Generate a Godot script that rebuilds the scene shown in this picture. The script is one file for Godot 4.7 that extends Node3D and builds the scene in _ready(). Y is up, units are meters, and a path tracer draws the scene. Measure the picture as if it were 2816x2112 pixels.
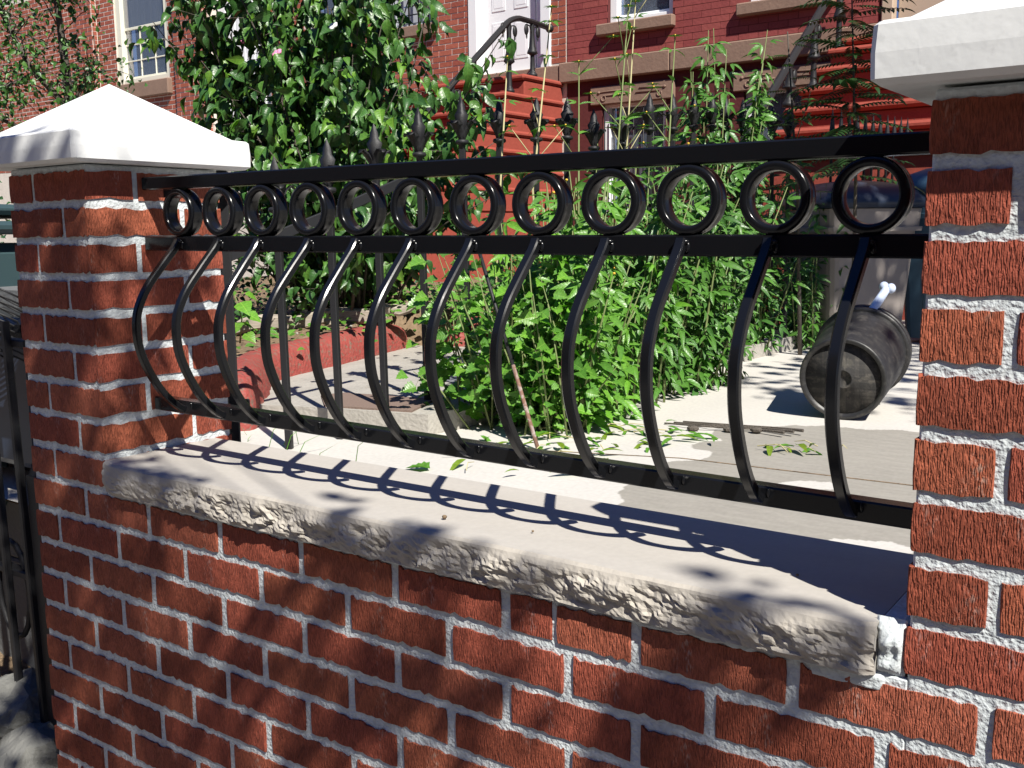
extends Node3D

var M := {}
var rng := RandomNumberGenerator.new()
var used := {}
var eye := Vector3(0.263, 0.411, 1.07)
var eye_basis: Basis
const SUN := Vector3(-0.79, -1.0, -0.44)
const COURSE := 0.0677
const MOD := 0.2032
const WX := -1.4654      # right edge of the left pillar (the right pillar's left edge is x = 0)
const EX := -1.7285      # left edge of the left pillar
const X0 := -1.7457      # origin of the brick bond
const J := 0.0142
const FZ := -8.8         # plane of the house fronts

# ------------------------------------------------------------------ scene tree helpers
func lin(r: float, g: float, b: float, a := 1.0) -> Color:
	var c := Color(r, g, b).linear_to_srgb()
	c.a = a
	return c

func numbered(n: String) -> String:
	if not used.has(n):
		used[n] = 0
		return n
	used[n] += 1
	return "%s_%03d" % [n, used[n]]

func tag(o: Node3D, label: String, category: String, group := "") -> Node3D:
	o.set_meta("label", label)
	o.set_meta("category", category)
	if group != "":
		o.set_meta("group", group)
	return o

func thing(called: String, label: String, category: String, at := Vector3.ZERO, turn := 0.0, group := "") -> Node3D:
	var o := Node3D.new()
	o.name = numbered(called)
	add_child(o, true)
	o.position = at
	o.rotation.y = turn
	tag(o, label, category, group)
	return o

func obj(called: String, mesh: Mesh, mat: Material, parent: Node3D = null, xf := Transform3D.IDENTITY) -> MeshInstance3D:
	var o := MeshInstance3D.new()
	o.mesh = mesh
	o.material_override = mat
	if parent == null:
		o.name = numbered(called)
		add_child(o, true)
	else:
		var n := called
		var key := "%d/%s" % [parent.get_instance_id(), called]
		var cnt: int = used.get(key, 0)
		if cnt > 0:
			n = "%s_%03d" % [called, cnt]
		used[key] = cnt + 1
		o.name = n
		parent.add_child(o, true)
	o.transform = xf
	return o

func struct(called: String, mesh: Mesh, mat: Material) -> MeshInstance3D:
	var o := obj(called, mesh, mat)
	o.set_meta("kind", "structure")
	return o

func scatter(called: String, mesh: Mesh, mat: Material, xfs: Array, cols: Array, parent: Node3D = null) -> MultiMeshInstance3D:
	var mm := MultiMesh.new()
	mm.transform_format = MultiMesh.TRANSFORM_3D
	mm.use_colors = true
	mm.mesh = mesh
	mm.instance_count = xfs.size()
	for i in xfs.size():
		mm.set_instance_transform(i, xfs[i])
		mm.set_instance_color(i, cols[i])
	var o := MultiMeshInstance3D.new()
	o.multimesh = mm
	o.material_override = mat
	o.name = called if parent else numbered(called)
	o.set_meta("kind", "stuff")
	if parent:
		parent.add_child(o, true)
	else:
		add_child(o, true)
	return o

func seen(p: Vector3) -> Vector3:     # x, y in the frame (0..1024, 0..768), z = depth
	var d := eye_basis.inverse() * (p - eye)
	var f := 1011.6
	return Vector3(512 + f * d.x / maxf(0.05, -d.z), 384 - f * d.y / maxf(0.05, -d.z), -d.z)

# ------------------------------------------------------------------ mesh helpers
func begin(smooth := false) -> SurfaceTool:
	var st := SurfaceTool.new()
	st.begin(Mesh.PRIMITIVE_TRIANGLES)
	st.set_smooth_group(0 if smooth else -1)
	return st

func done(st: SurfaceTool) -> ArrayMesh:
	st.generate_normals()
	return st.commit()

func poly(st: SurfaceTool, pts: Array, out: Vector3, uvs := []) -> void:
	var a: Vector3 = pts[0]
	var n := Vector3.ZERO
	for i in range(1, pts.size() - 1):
		n += (pts[i] - a).cross(pts[i + 1] - a)
	var flip := n.dot(out) < 0.0
	var ax := n.abs()
	for i in range(1, pts.size() - 1):
		var ids := [0, i, i + 1] if flip else [0, i + 1, i]
		for k in ids:
			var p: Vector3 = pts[k]
			if uvs.size() > 0:
				st.set_uv(uvs[k])
			elif ax.x >= ax.y and ax.x >= ax.z:
				st.set_uv(Vector2(p.z, -p.y))
			elif ax.y >= ax.z:
				st.set_uv(Vector2(p.x, p.z))
			else:
				st.set_uv(Vector2(p.x, -p.y))
			st.add_vertex(p)

func bbox(st: SurfaceTool, c: Vector3, s: Vector3, b := 0.0, xf := Transform3D.IDENTITY) -> void:
	var h := s * 0.5
	var i := h - Vector3(b, b, b)
	for a in 3:
		var u := (a + 1) % 3
		var v := (a + 2) % 3
		for sg in [-1.0, 1.0]:
			var pts := []
			for q in [[-1, -1], [1, -1], [1, 1], [-1, 1]]:
				var p := Vector3.ZERO
				p[a] = sg * h[a]
				p[u] = q[0] * i[u]
				p[v] = q[1] * i[v]
				pts.append(xf * (c + p))
			var o := Vector3.ZERO
			o[a] = sg
			poly(st, pts, xf.basis * o)
	if b <= 0.0:
		return
	for a in 3:
		var u := (a + 1) % 3
		var v := (a + 2) % 3
		for su in [-1.0, 1.0]:
			for sv in [-1.0, 1.0]:
				var pts := []
				for q in [[-1.0, 0], [1.0, 0], [1.0, 1], [-1.0, 1]]:
					var p := Vector3.ZERO
					p[a] = q[0] * i[a]
					p[u] = su * (h[u] if q[1] == 0 else i[u])
					p[v] = sv * (i[v] if q[1] == 0 else h[v])
					pts.append(xf * (c + p))
				var o := Vector3.ZERO
				o[u] = su
				o[v] = sv
				poly(st, pts, xf.basis * o)
	for sx in [-1.0, 1.0]:
		for sy in [-1.0, 1.0]:
			for sz in [-1.0, 1.0]:
				var g := Vector3(sx, sy, sz)
				poly(st, [xf * (c + g * Vector3(h.x, i.y, i.z)), xf * (c + g * Vector3(i.x, h.y, i.z)), xf * (c + g * Vector3(i.x, i.y, h.z))], xf.basis * g)

func box_mesh(s: Vector3, b := 0.0, c := Vector3.ZERO) -> ArrayMesh:
	var st := begin()
	bbox(st, c, s, b)
	return done(st)

func frames(pts: Array, up: Vector3) -> Array:
	var fr := []
	var n := up
	for i in pts.size():
		var t: Vector3 = (pts[mini(i + 1, pts.size() - 1)] - pts[maxi(i - 1, 0)]).normalized()
		n = (n - t * n.dot(t))
		if n.length() < 1e-4:
			n = t.cross(Vector3(0.31, 0.9, 0.2))
		n = n.normalized()
		fr.append([n.cross(t).normalized(), n, t])
	return fr

# sweeps a closed profile (x along side, y along up) with flat sides and smooth length; ends capped
func sweep(pts: Array, prof: Array, up := Vector3.UP, scales := []) -> ArrayMesh:
	var st := SurfaceTool.new()
	st.begin(Mesh.PRIMITIVE_TRIANGLES)
	var fr := frames(pts, up)
	var m := prof.size()
	var area := 0.0
	for k in m:
		area += prof[k].cross(prof[(k + 1) % m])
	for k in m:
		var a: Vector2 = prof[k]
		var b: Vector2 = prof[(k + 1) % m]
		var n2 := Vector2(b.y - a.y, a.x - b.x).normalized()
		if area < 0.0:
			n2 = -n2
		for i in range(pts.size() - 1):
			var q := []
			for e in [[i, a], [i + 1, a], [i + 1, b], [i, b]]:
				var f: Array = fr[e[0]]
				var sc: float = scales[e[0]] if scales.size() > 0 else 1.0
				q.append([pts[e[0]] + (f[0] * e[1].x + f[1] * e[1].y) * sc, f[0] * n2.x + f[1] * n2.y])
			var nn: Vector3 = (q[1][0] - q[0][0]).cross(q[2][0] - q[0][0])
			var ids := [0, 2, 1, 0, 3, 2] if nn.dot(q[0][1]) > 0.0 else [0, 1, 2, 0, 2, 3]
			for id in ids:
				st.set_normal(q[id][1])
				st.set_uv(Vector2(q[id][0].x + q[id][0].z, q[id][0].y))
				st.add_vertex(q[id][0])
	for e in [0, pts.size() - 1]:
		var f: Array = fr[e]
		var o: Vector3 = f[2] * (-1.0 if e == 0 else 1.0)
		var sc: float = scales[e] if scales.size() > 0 else 1.0
		var ring := []
		for k in m:
			ring.append(pts[e] + (f[0] * prof[k].x + f[1] * prof[k].y) * sc)
		var n := Vector3.ZERO
		for k in range(1, m - 1):
			n += (ring[k] - ring[0]).cross(ring[k + 1] - ring[0])
		for k in range(1, m - 1):
			for id in ([0, k + 1, k] if n.dot(o) > 0.0 else [0, k, k + 1]):
				st.set_normal(o)
				st.add_vertex(ring[id])
	return st.commit()

func square(w: float, h: float, b: float) -> Array:
	var x := w / 2
	var y := h / 2
	return [Vector2(x, -y + b), Vector2(x, y - b), Vector2(x - b, y), Vector2(-x + b, y), Vector2(-x, y - b), Vector2(-x, -y + b), Vector2(-x + b, -y), Vector2(x - b, -y)]

func tube_into(st: SurfaceTool, pts: Array, radii: Array, sides := 8) -> void:
	var fr := frames(pts, Vector3(0.13, 0.27, 0.95))
	var rings := []
	for i in pts.size():
		var ring := []
		for k in sides:
			var a := TAU * k / sides
			ring.append(pts[i] + (fr[i][0] * cos(a) + fr[i][1] * sin(a)) * radii[i])
		rings.append(ring)
	for i in range(pts.size() - 1):
		for k in sides:
			var k2 := (k + 1) % sides
			var mid: Vector3 = (rings[i][k] + rings[i][k2]) * 0.5 - pts[i]
			poly(st, [rings[i][k], rings[i][k2], rings[i + 1][k2], rings[i + 1][k]], mid)
	poly(st, rings[0], pts[0] - pts[1])
	poly(st, rings[-1], pts[-1] - pts[-2])

func tube(pts: Array, radii: Array, sides := 8) -> ArrayMesh:
	var st := begin(true)
	tube_into(st, pts, radii, sides)
	return done(st)

# revolve (radius, height) pairs round y
func lathe_into(st: SurfaceTool, prof: Array, segs: int, xf := Transform3D.IDENTITY) -> void:
	for i in range(prof.size() - 1):
		var a: Vector2 = prof[i]
		var b: Vector2 = prof[i + 1]
		for k in segs:
			var t0 := TAU * k / segs
			var t1 := TAU * (k + 1) / segs
			var pts := []
			for e in [[a, t0], [a, t1], [b, t1], [b, t0]]:
				var p := Vector3(e[0].x * cos(e[1]), e[0].y, e[0].x * sin(e[1]))
				if pts.size() == 0 or (pts[-1] - p).length() > 1e-5:
					pts.append(p)
			var tm := (t0 + t1) / 2
			var o := Vector3((b.y - a.y) * cos(tm), a.x - b.x, (b.y - a.y) * sin(tm))
			if pts.size() >= 3:
				var w := []
				for p in pts:
					w.append(xf * p)
				poly(st, w, xf.basis * o)

func lathe(prof: Array, segs := 24, smooth := true) -> ArrayMesh:
	var st := begin(smooth)
	lathe_into(st, prof, segs)
	return done(st)

func ball(st: SurfaceTool, c: Vector3, r: Vector3, n := 6) -> void:
	var prof := []
	for i in n + 1:
		var a := -PI / 2 + PI * i / n
		prof.append(Vector2(cos(a), sin(a)))
	lathe_into(st, prof, n + 2, Transform3D(Basis.from_scale(r), c))

# ------------------------------------------------------------------ textures and materials
func noise(seed_: int, freq: float, oct := 4, type := FastNoiseLite.TYPE_SIMPLEX_SMOOTH) -> FastNoiseLite:
	var n := FastNoiseLite.new()
	n.seed = seed_
	n.frequency = freq
	n.noise_type = type
	n.fractal_octaves = oct
	return n

func grey(w: int, h: int, f: Callable) -> ImageTexture:
	var data := PackedByteArray()
	data.resize(w * h)
	for y in h:
		for x in w:
			data[y * w + x] = clampi(int(255.0 * f.call(x, y)), 0, 255)
	return ImageTexture.create_from_image(Image.create_from_data(w, h, false, Image.FORMAT_L8, data))

func colour(w: int, h: int, f: Callable) -> ImageTexture:
	var data := PackedByteArray()
	data.resize(w * h * 3)
	for y in h:
		for x in w:
			var c: Color = f.call(x, y)
			c = c.linear_to_srgb()
			var i := (y * w + x) * 3
			data[i] = clampi(int(c.r * 255.0), 0, 255)
			data[i + 1] = clampi(int(c.g * 255.0), 0, 255)
			data[i + 2] = clampi(int(c.b * 255.0), 0, 255)
	return ImageTexture.create_from_image(Image.create_from_data(w, h, false, Image.FORMAT_RGB8, data))

func mat(called: String, c: Color, rough := 0.8, spec := 0.5) -> StandardMaterial3D:
	var m := StandardMaterial3D.new()
	m.resource_name = called
	m.albedo_color = c
	m.roughness = rough
	m.metallic_specular = spec
	M[called] = m
	return m

func bump(m: StandardMaterial3D, t: Texture2D, cm: float) -> void:
	m.heightmap_enabled = true
	m.heightmap_texture = t
	m.heightmap_scale = cm

func triplanar(m: StandardMaterial3D, metres: float, world := true) -> void:
	m.uv1_triplanar = true
	m.uv1_world_triplanar = world
	m.uv1_scale = Vector3.ONE / metres

func make_materials() -> void:
	# --- wire-cut brick: 0.32 m square sheet
	var n1 := noise(3, 0.19, 3)
	var n2 := noise(5, 0.035, 3)
	var n3 := noise(9, 0.012, 3)
	var brick_h := grey(800, 800, func(x, y):
		var wx: float = x + 2.2 * n2.get_noise_2d(x, y * 0.6)
		var g := 0.5 + 0.5 * n1.get_noise_2d(wx * 1.0, y * 0.10)
		g = smoothstep(0.25, 0.58, g)
		var bark := n2.get_noise_2d(x * 1.1 + 400.0, y * 0.45)
		var torn := smoothstep(0.08, 0.4, bark + 0.35 * n3.get_noise_2d(x, y + 900.0))
		return 0.72 * g * (1.0 - 0.45 * torn) + 0.2 * (0.5 + 0.5 * n1.get_noise_2d(x * 0.8, y * 0.8)) * (0.4 + torn))
	var e1 := noise(21, 0.02, 4)
	var e2 := noise(22, 0.22, 2)
	var brick_c := colour(400, 400, func(x, y):
		var v := 1.0 + 0.24 * e1.get_noise_2d(x, y) + 0.2 * e2.get_noise_2d(x * 1.0, y * 0.35)
		var c := Color(0.345 * v, 0.098 * v, 0.056 * v)
		var lime := smoothstep(0.30, 0.62, e1.get_noise_2d(x * 0.8 + 700.0, y * 0.25)) * smoothstep(-0.1, 0.5, e2.get_noise_2d(x + 50.0, y * 0.3))
		return c.lerp(Color(0.55, 0.40, 0.34), 0.5 * lime))
	var tones := [Color(1, 1, 1), Color(0.88, 0.84, 0.83), Color(1.0, 1.0, 0.97), Color(0.95, 0.89, 0.91)]
	for i in 4:
		var b := mat("brick_%d" % i, tones[i], 0.85, 0.35)
		b.albedo_texture = brick_c
		b.uv1_scale = Vector3(3.125, 3.125, 1)
		bump(b, brick_h, 0.28)
	# --- mortar
	var m1 := noise(31, 0.045, 5)
	var m2 := noise(32, 0.008, 3)
	var rough_h := grey(512, 512, func(x, y): return 0.5 + 0.5 * m1.get_noise_2d(x, y))
	var mort_c := colour(256, 256, func(x, y):
		var v := 0.59 + 0.09 * m1.get_noise_2d(x * 2.0, y * 2.0) + 0.09 * m2.get_noise_2d(x * 4.0, y * 4.0)
		return Color(v * 0.97, v * 1.04, v * 1.06))
	var mo := mat("mortar", Color.WHITE, 0.95, 0.2)
	mo.albedo_texture = mort_c
	triplanar(mo, 0.22)
	bump(mo, rough_h, 0.25)
	# --- white cast cap
	var cap := mat("cap_stone", lin(0.74, 0.75, 0.75), 0.85, 0.3)
	cap.albedo_texture = colour(384, 384, func(x, y):
		var v := 0.97 + 0.05 * m2.get_noise_2d(x * 3.0, y * 3.0) - 0.10 * smoothstep(0.25, 0.6, m1.get_noise_2d(x * 1.2, y * 1.2))
		return Color(v, v, v * 0.99))
	triplanar(cap, 0.45)
	bump(cap, rough_h, 0.03)
	# --- limestone: smooth saw-cut top, split front
	var l1 := noise(41, 0.006, 4)
	var lime_c := colour(512, 512, func(x, y):
		var v := 1.0 + 0.05 * l1.get_noise_2d(x * 0.6, y * 3.0) + 0.05 * m1.get_noise_2d(x * 2.0, y * 2.0)
		return Color(0.43 * v, 0.405 * v, 0.37 * v))
	var li := mat("limestone", Color.WHITE, 0.9, 0.25)
	li.albedo_texture = lime_c
	triplanar(li, 0.6)
	bump(li, rough_h, 0.04)
	var ls := mat("limestone_split", lin(1.0, 0.98, 0.94), 0.95, 0.2)
	ls.albedo_texture = lime_c
	triplanar(ls, 0.25)
	bump(ls, rough_h, 0.10)
	# --- metals
	var gl := mat("gloss_black", lin(0.007, 0.0075, 0.009), 0.20, 0.40)
	triplanar(gl, 0.10)
	bump(gl, rough_h, 0.004)
	var old := mat("old_iron", lin(0.018, 0.018, 0.020), 0.5, 0.4)
	triplanar(old, 0.08)
	bump(old, rough_h, 0.06)
	var r1 := noise(51, 0.02, 4)
	var rust_c := colour(256, 256, func(x, y):
		var k := smoothstep(0.0, 0.35, r1.get_noise_2d(x, y))
		return Color(0.03, 0.028, 0.028).lerp(Color(0.20, 0.10, 0.06), k))
	var ru := mat("rusty_iron", Color.WHITE, 0.75, 0.4)
	ru.albedo_texture = rust_c
	triplanar(ru, 0.12)
	bump(ru, rough_h, 0.06)
	var tip_c := colour(256, 256, func(x, y):
		var k := smoothstep(0.05, 0.3, r1.get_noise_2d(x, y))
		return Color(0.20, 0.11, 0.08).lerp(Color(0.42, 0.36, 0.34), k))
	var tp := mat("bare_rust", Color.WHITE, 0.8, 0.4)
	tp.albedo_texture = tip_c
	triplanar(tp, 0.15)
	# --- ground
	var g1 := noise(61, 0.010, 5)
	var g2 := noise(62, 0.09, 3)
	var wet := [Vector2(-0.92, -0.99), Vector2(-0.98, -1.12), Vector2(-1.02, -1.33), Vector2(-0.98, -1.50), Vector2(-0.99, -1.66), Vector2(-1.10, -1.74), Vector2(-1.03, -1.85), Vector2(-1.12, -1.98), Vector2(-0.95, -2.20), Vector2(-0.6, -2.32), Vector2(-0.2, -2.30), Vector2(0.3, -2.3), Vector2(0.3, -0.4), Vector2(-0.62, -0.5)]
	var dry := [[Vector2(-0.63, -1.42), 0.10, 0.05], [Vector2(-0.42, -1.24), 0.13, 0.06], [Vector2(-0.34, -0.98), 0.12, 0.05], [Vector2(-0.55, -1.30), 0.05, 0.05]]
	var yard_c := colour(690, 843, func(x, y):
		# sheet: x -2.6 .. 0.4, z -0.2 .. -5.2
		var p := Vector2(-2.6 + 3.0 * x / 690.0, -0.2 - 5.0 * y / 843.0)
		var q := p + Vector2(g1.get_noise_2d(x * 1.6, y * 1.6), g1.get_noise_2d(x * 1.6 + 500.0, y * 1.6)) * 0.07
		var v := 0.53 + 0.04 * g1.get_noise_2d(x * 0.7, y * 0.7) + 0.05 * g2.get_noise_2d(x * 3.0, y * 3.0)
		var c := Color(v, v * 0.96, v * 0.89)
		var k := 0.0
		if Geometry2D.is_point_in_polygon(q, PackedVector2Array(wet)):
			k = 1.0
			for d in dry:
				var e: Vector2 = (q - d[0]).rotated(0.8)
				if (e.x * e.x) / (d[1] * d[1]) + (e.y * e.y) / (d[2] * d[2]) < 1.0:
					k = 0.0
		var w := v * 0.55 * (1.0 + 0.10 * g2.get_noise_2d(x * 0.3, y * 2.0))
		return c.lerp(Color(w * 1.0, w * 0.94, w * 0.83), k))
	var ya := mat("yard_concrete", Color.WHITE, 0.9, 0.25)
	ya.albedo_texture = yard_c
	ya.texture_repeat = false
	var fine_h := grey(512, 512, func(x, y): return 0.5 + 0.5 * g2.get_noise_2d(x, y))
	var pave_c := colour(512, 512, func(x, y):
		var v := 1.0 + 0.14 * g1.get_noise_2d(x * 1.2, y * 1.2) + 0.12 * g2.get_noise_2d(x, y)
		return Color(0.36 * v, 0.34 * v, 0.305 * v))
	var pv := mat("old_concrete", Color.WHITE, 0.95, 0.2)
	pv.albedo_texture = pave_c
	triplanar(pv, 0.9)
	bump(pv, fine_h, 0.3)
	var sw := mat("sidewalk_concrete", lin(0.55, 0.55, 0.56), 0.95, 0.2)  # tinted down to stand for tree shade and cut bounce on the wall
	sw.albedo_texture = pave_c
	triplanar(sw, 0.9)
	var asp := mat("asphalt", lin(0.16, 0.16, 0.165), 0.95, 0.2)
	asp.albedo_texture = pave_c
	triplanar(asp, 0.9)
	var wc := mat("weathered_cement", lin(0.75, 0.75, 0.72), 0.95, 0.2)
	wc.albedo_texture = pave_c
	triplanar(wc, 0.5)
	bump(wc, rough_h, 0.5)
	var fl := mat("flagstone", lin(0.20, 0.145, 0.12), 0.9, 0.3)
	triplanar(fl, 0.5)
	bump(fl, fine_h, 0.2)
	var bl := mat("bluestone", lin(0.20, 0.205, 0.225), 0.85, 0.3)
	triplanar(bl, 0.5)
	bump(bl, fine_h, 0.2)
	var soil_c := colour(512, 512, func(x, y):
		var v := 1.0 + 0.35 * g1.get_noise_2d(x * 2.0, y * 2.0) + 0.4 * g2.get_noise_2d(x, y)
		return Color(0.20 * v, 0.145 * v, 0.095 * v))
	var so := mat("soil", Color.WHITE, 1.0, 0.1)
	so.albedo_texture = soil_c
	triplanar(so, 0.8)
	bump(so, rough_h, 1.2)
	var gr := mat("gravel", lin(1.25, 1.2, 1.05), 1.0, 0.1)
	gr.albedo_texture = soil_c
	triplanar(gr, 0.35)
	bump(gr, fine_h, 1.0)
	var red_c := colour(512, 512, func(x, y):
		var v := 1.0 + 0.18 * g1.get_noise_2d(x * 2.0, y * 2.0)
		var c := Color(0.30 * v, 0.065 * v, 0.055 * v)
		var chip := smoothstep(0.24, 0.36, m1.get_noise_2d(x * 0.8, y * 0.8) + 0.35 * g1.get_noise_2d(x + 300.0, y))
		return c.lerp(Color(0.17, 0.13, 0.10), chip))
	var rc := mat("red_painted_cement", Color.WHITE, 0.6, 0.4)
	rc.albedo_texture = red_c
	triplanar(rc, 0.5)
	bump(rc, rough_h, 0.7)
	var tm_c := colour(256, 256, func(x, y):
		var v := 1.0 + 0.5 * g2.get_noise_2d(x * 0.12, y * 1.6) + 0.25 * g1.get_noise_2d(x, y)
		return Color(0.34 * v, 0.30 * v, 0.25 * v))
	var ti := mat("grey_timber", Color.WHITE, 0.95, 0.2)
	ti.albedo_texture = tm_c
	triplanar(ti, 0.3, false)
	# --- houses
	var h_c := colour(512, 512, func(x, y):
		var v := 1.0 + 0.10 * g1.get_noise_2d(x, y) + 0.10 * g2.get_noise_2d(x, y)
		return Color(v, v, v) * 0.8)
	for e in [["house_brick_0", 0.40, 0.115, 0.075], ["house_brick_1", 0.45, 0.135, 0.09], ["house_brick_2", 0.36, 0.10, 0.07],
			["maroon_brick_0", 0.33, 0.080, 0.076], ["maroon_brick_1", 0.36, 0.092, 0.083], ["maroon_brick_2", 0.30, 0.070, 0.068],
			["brownstone", 0.31, 0.205, 0.155], ["white_mortar", 0.78, 0.70, 0.62], ["dark_mortar", 0.13, 0.035, 0.035], ["stoop_red", 0.36, 0.078, 0.055]]:
		var m := mat(e[0], lin(e[1], e[2], e[3]), 0.85, 0.3)
		m.albedo_texture = h_c
		triplanar(m, 1.3)
		bump(m, rough_h, 0.2)
	mat("white_paint", lin(0.80, 0.81, 0.83), 0.5)
	mat("cream_paint", lin(0.72, 0.70, 0.58), 0.5)
	mat("beige_paint", lin(0.46, 0.37, 0.28), 0.5)
	mat("grey_paint", lin(0.40, 0.42, 0.46), 0.5)
	mat("jamb_shadow_tone", lin(0.13, 0.17, 0.25), 0.5)  # tone of the shadow beside the white door
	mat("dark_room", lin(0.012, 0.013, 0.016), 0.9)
	mat("curtain", lin(0.10, 0.11, 0.13), 0.9)
	var pane := mat("glass", Color(0.5, 0.55, 0.62, 0.22), 0.03)
	pane.transparency = BaseMaterial3D.TRANSPARENCY_ALPHA
	# --- yard things
	mat("bin_beige", lin(0.29, 0.255, 0.235), 0.55)
	mat("bin_navy", lin(0.020, 0.030, 0.055), 0.4)
	mat("bin_blue", lin(0.050, 0.105, 0.16), 0.45)
	mat("bin_green", lin(0.035, 0.065, 0.072), 0.45)
	var bu_c := colour(256, 256, func(x, y):
		var k := smoothstep(0.12, 0.45, r1.get_noise_2d(x * 0.8, y * 0.8))
		var k2 := smoothstep(0.2, 0.5, r1.get_noise_2d(x * 1.5 + 90.0, y * 1.5))
		return Color(0.020, 0.020, 0.021).lerp(Color(0.075, 0.070, 0.062), 0.45 * k).lerp(Color(0.12, 0.11, 0.10), 0.25 * k2))
	var bk := mat("bucket_plastic", Color.WHITE, 0.45, 0.5)
	bk.albedo_texture = bu_c
	triplanar(bk, 0.3, false)
	bump(bk, rough_h, 0.05)
	var bb := mat("bucket_base", lin(1.9, 1.85, 1.75), 0.85, 0.3)
	bb.albedo_texture = bu_c
	triplanar(bb, 0.22, false)
	bump(bb, rough_h, 0.15)
	mat("pale_plastic", lin(0.55, 0.63, 0.80), 0.35)
	mat("stone_grey", lin(0.15, 0.15, 0.14), 0.95)
	triplanar(M.stone_grey, 0.3)
	bump(M.stone_grey, rough_h, 0.35)
	mat("pebble", lin(0.34, 0.32, 0.28), 0.95)
	mat("stucco", lin(0.13, 0.135, 0.14), 0.95)  # darkened: the left margin's shade is put into this grey
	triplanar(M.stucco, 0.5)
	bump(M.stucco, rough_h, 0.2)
	# --- plants
	var v1 := noise(71, 0.03, 3)
	var leaf_c := colour(96, 160, func(x, y):
		var u: float = (x - 47.5) / 48.0
		var v: float = y / 160.0
		var side: float = absf(fposmod((v * 6.5 + absf(u) * 1.5), 1.0) - 0.5)
		var vein := maxf(1.0 - absf(u) * 26.0, 0.0) + maxf(0.0, 1.0 - (0.5 - side) * 14.0) * 0.5
		var t := 1.0 + 0.25 * v1.get_noise_2d(x, y)
		return Color(0.052 * t, 0.150 * t, 0.026 * t).lerp(Color(0.14, 0.27, 0.065), clampf(vein, 0.0, 0.8)))
	var leaf_h := grey(96, 160, func(x, y):
		var u: float = (x - 47.5) / 48.0
		var v: float = y / 160.0
		var side: float = absf(fposmod((v * 6.5 + absf(u) * 1.5), 1.0) - 0.5)
		return 0.8 - 0.5 * maxf(1.0 - absf(u) * 16.0, 0.0) - 0.35 * maxf(0.0, 1.0 - (0.5 - side) * 7.0))
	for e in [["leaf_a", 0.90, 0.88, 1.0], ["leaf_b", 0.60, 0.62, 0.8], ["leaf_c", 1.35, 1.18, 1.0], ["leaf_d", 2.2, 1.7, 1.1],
			["weed_a", 1.9, 1.65, 1.2], ["weed_b", 1.35, 1.25, 1.05], ["weed_c", 2.6, 2.2, 1.3], ["leaf_shaded", 0.35, 0.35, 0.5]]:  # last tint puts shade into the sapling's leaf colour
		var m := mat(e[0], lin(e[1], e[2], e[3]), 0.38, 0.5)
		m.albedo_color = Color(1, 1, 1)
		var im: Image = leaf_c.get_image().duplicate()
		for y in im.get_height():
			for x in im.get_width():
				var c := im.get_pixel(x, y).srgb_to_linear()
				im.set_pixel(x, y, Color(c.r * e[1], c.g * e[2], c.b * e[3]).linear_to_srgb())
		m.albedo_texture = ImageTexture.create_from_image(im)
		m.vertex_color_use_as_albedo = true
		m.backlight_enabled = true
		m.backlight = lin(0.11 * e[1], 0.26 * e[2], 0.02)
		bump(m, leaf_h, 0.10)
	mat("stem_green", lin(0.16, 0.20, 0.07), 0.7)
	mat("stem_straw", lin(0.42, 0.38, 0.20), 0.8)
	mat("bark", lin(0.10, 0.085, 0.07), 0.95)
	bump(M.bark, rough_h, 0.6)
	triplanar(M.bark, 0.15)
	mat("petal_white", lin(0.8, 0.8, 0.8), 0.6)
	mat("petal_pink", lin(0.75, 0.25, 0.42), 0.6)
	mat("petal_yellow", lin(0.62, 0.40, 0.03), 0.6)
	mat("petal_red", lin(0.55, 0.08, 0.05), 0.6)
	mat("dry_leaf", lin(0.40, 0.29, 0.17), 0.9)

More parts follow.
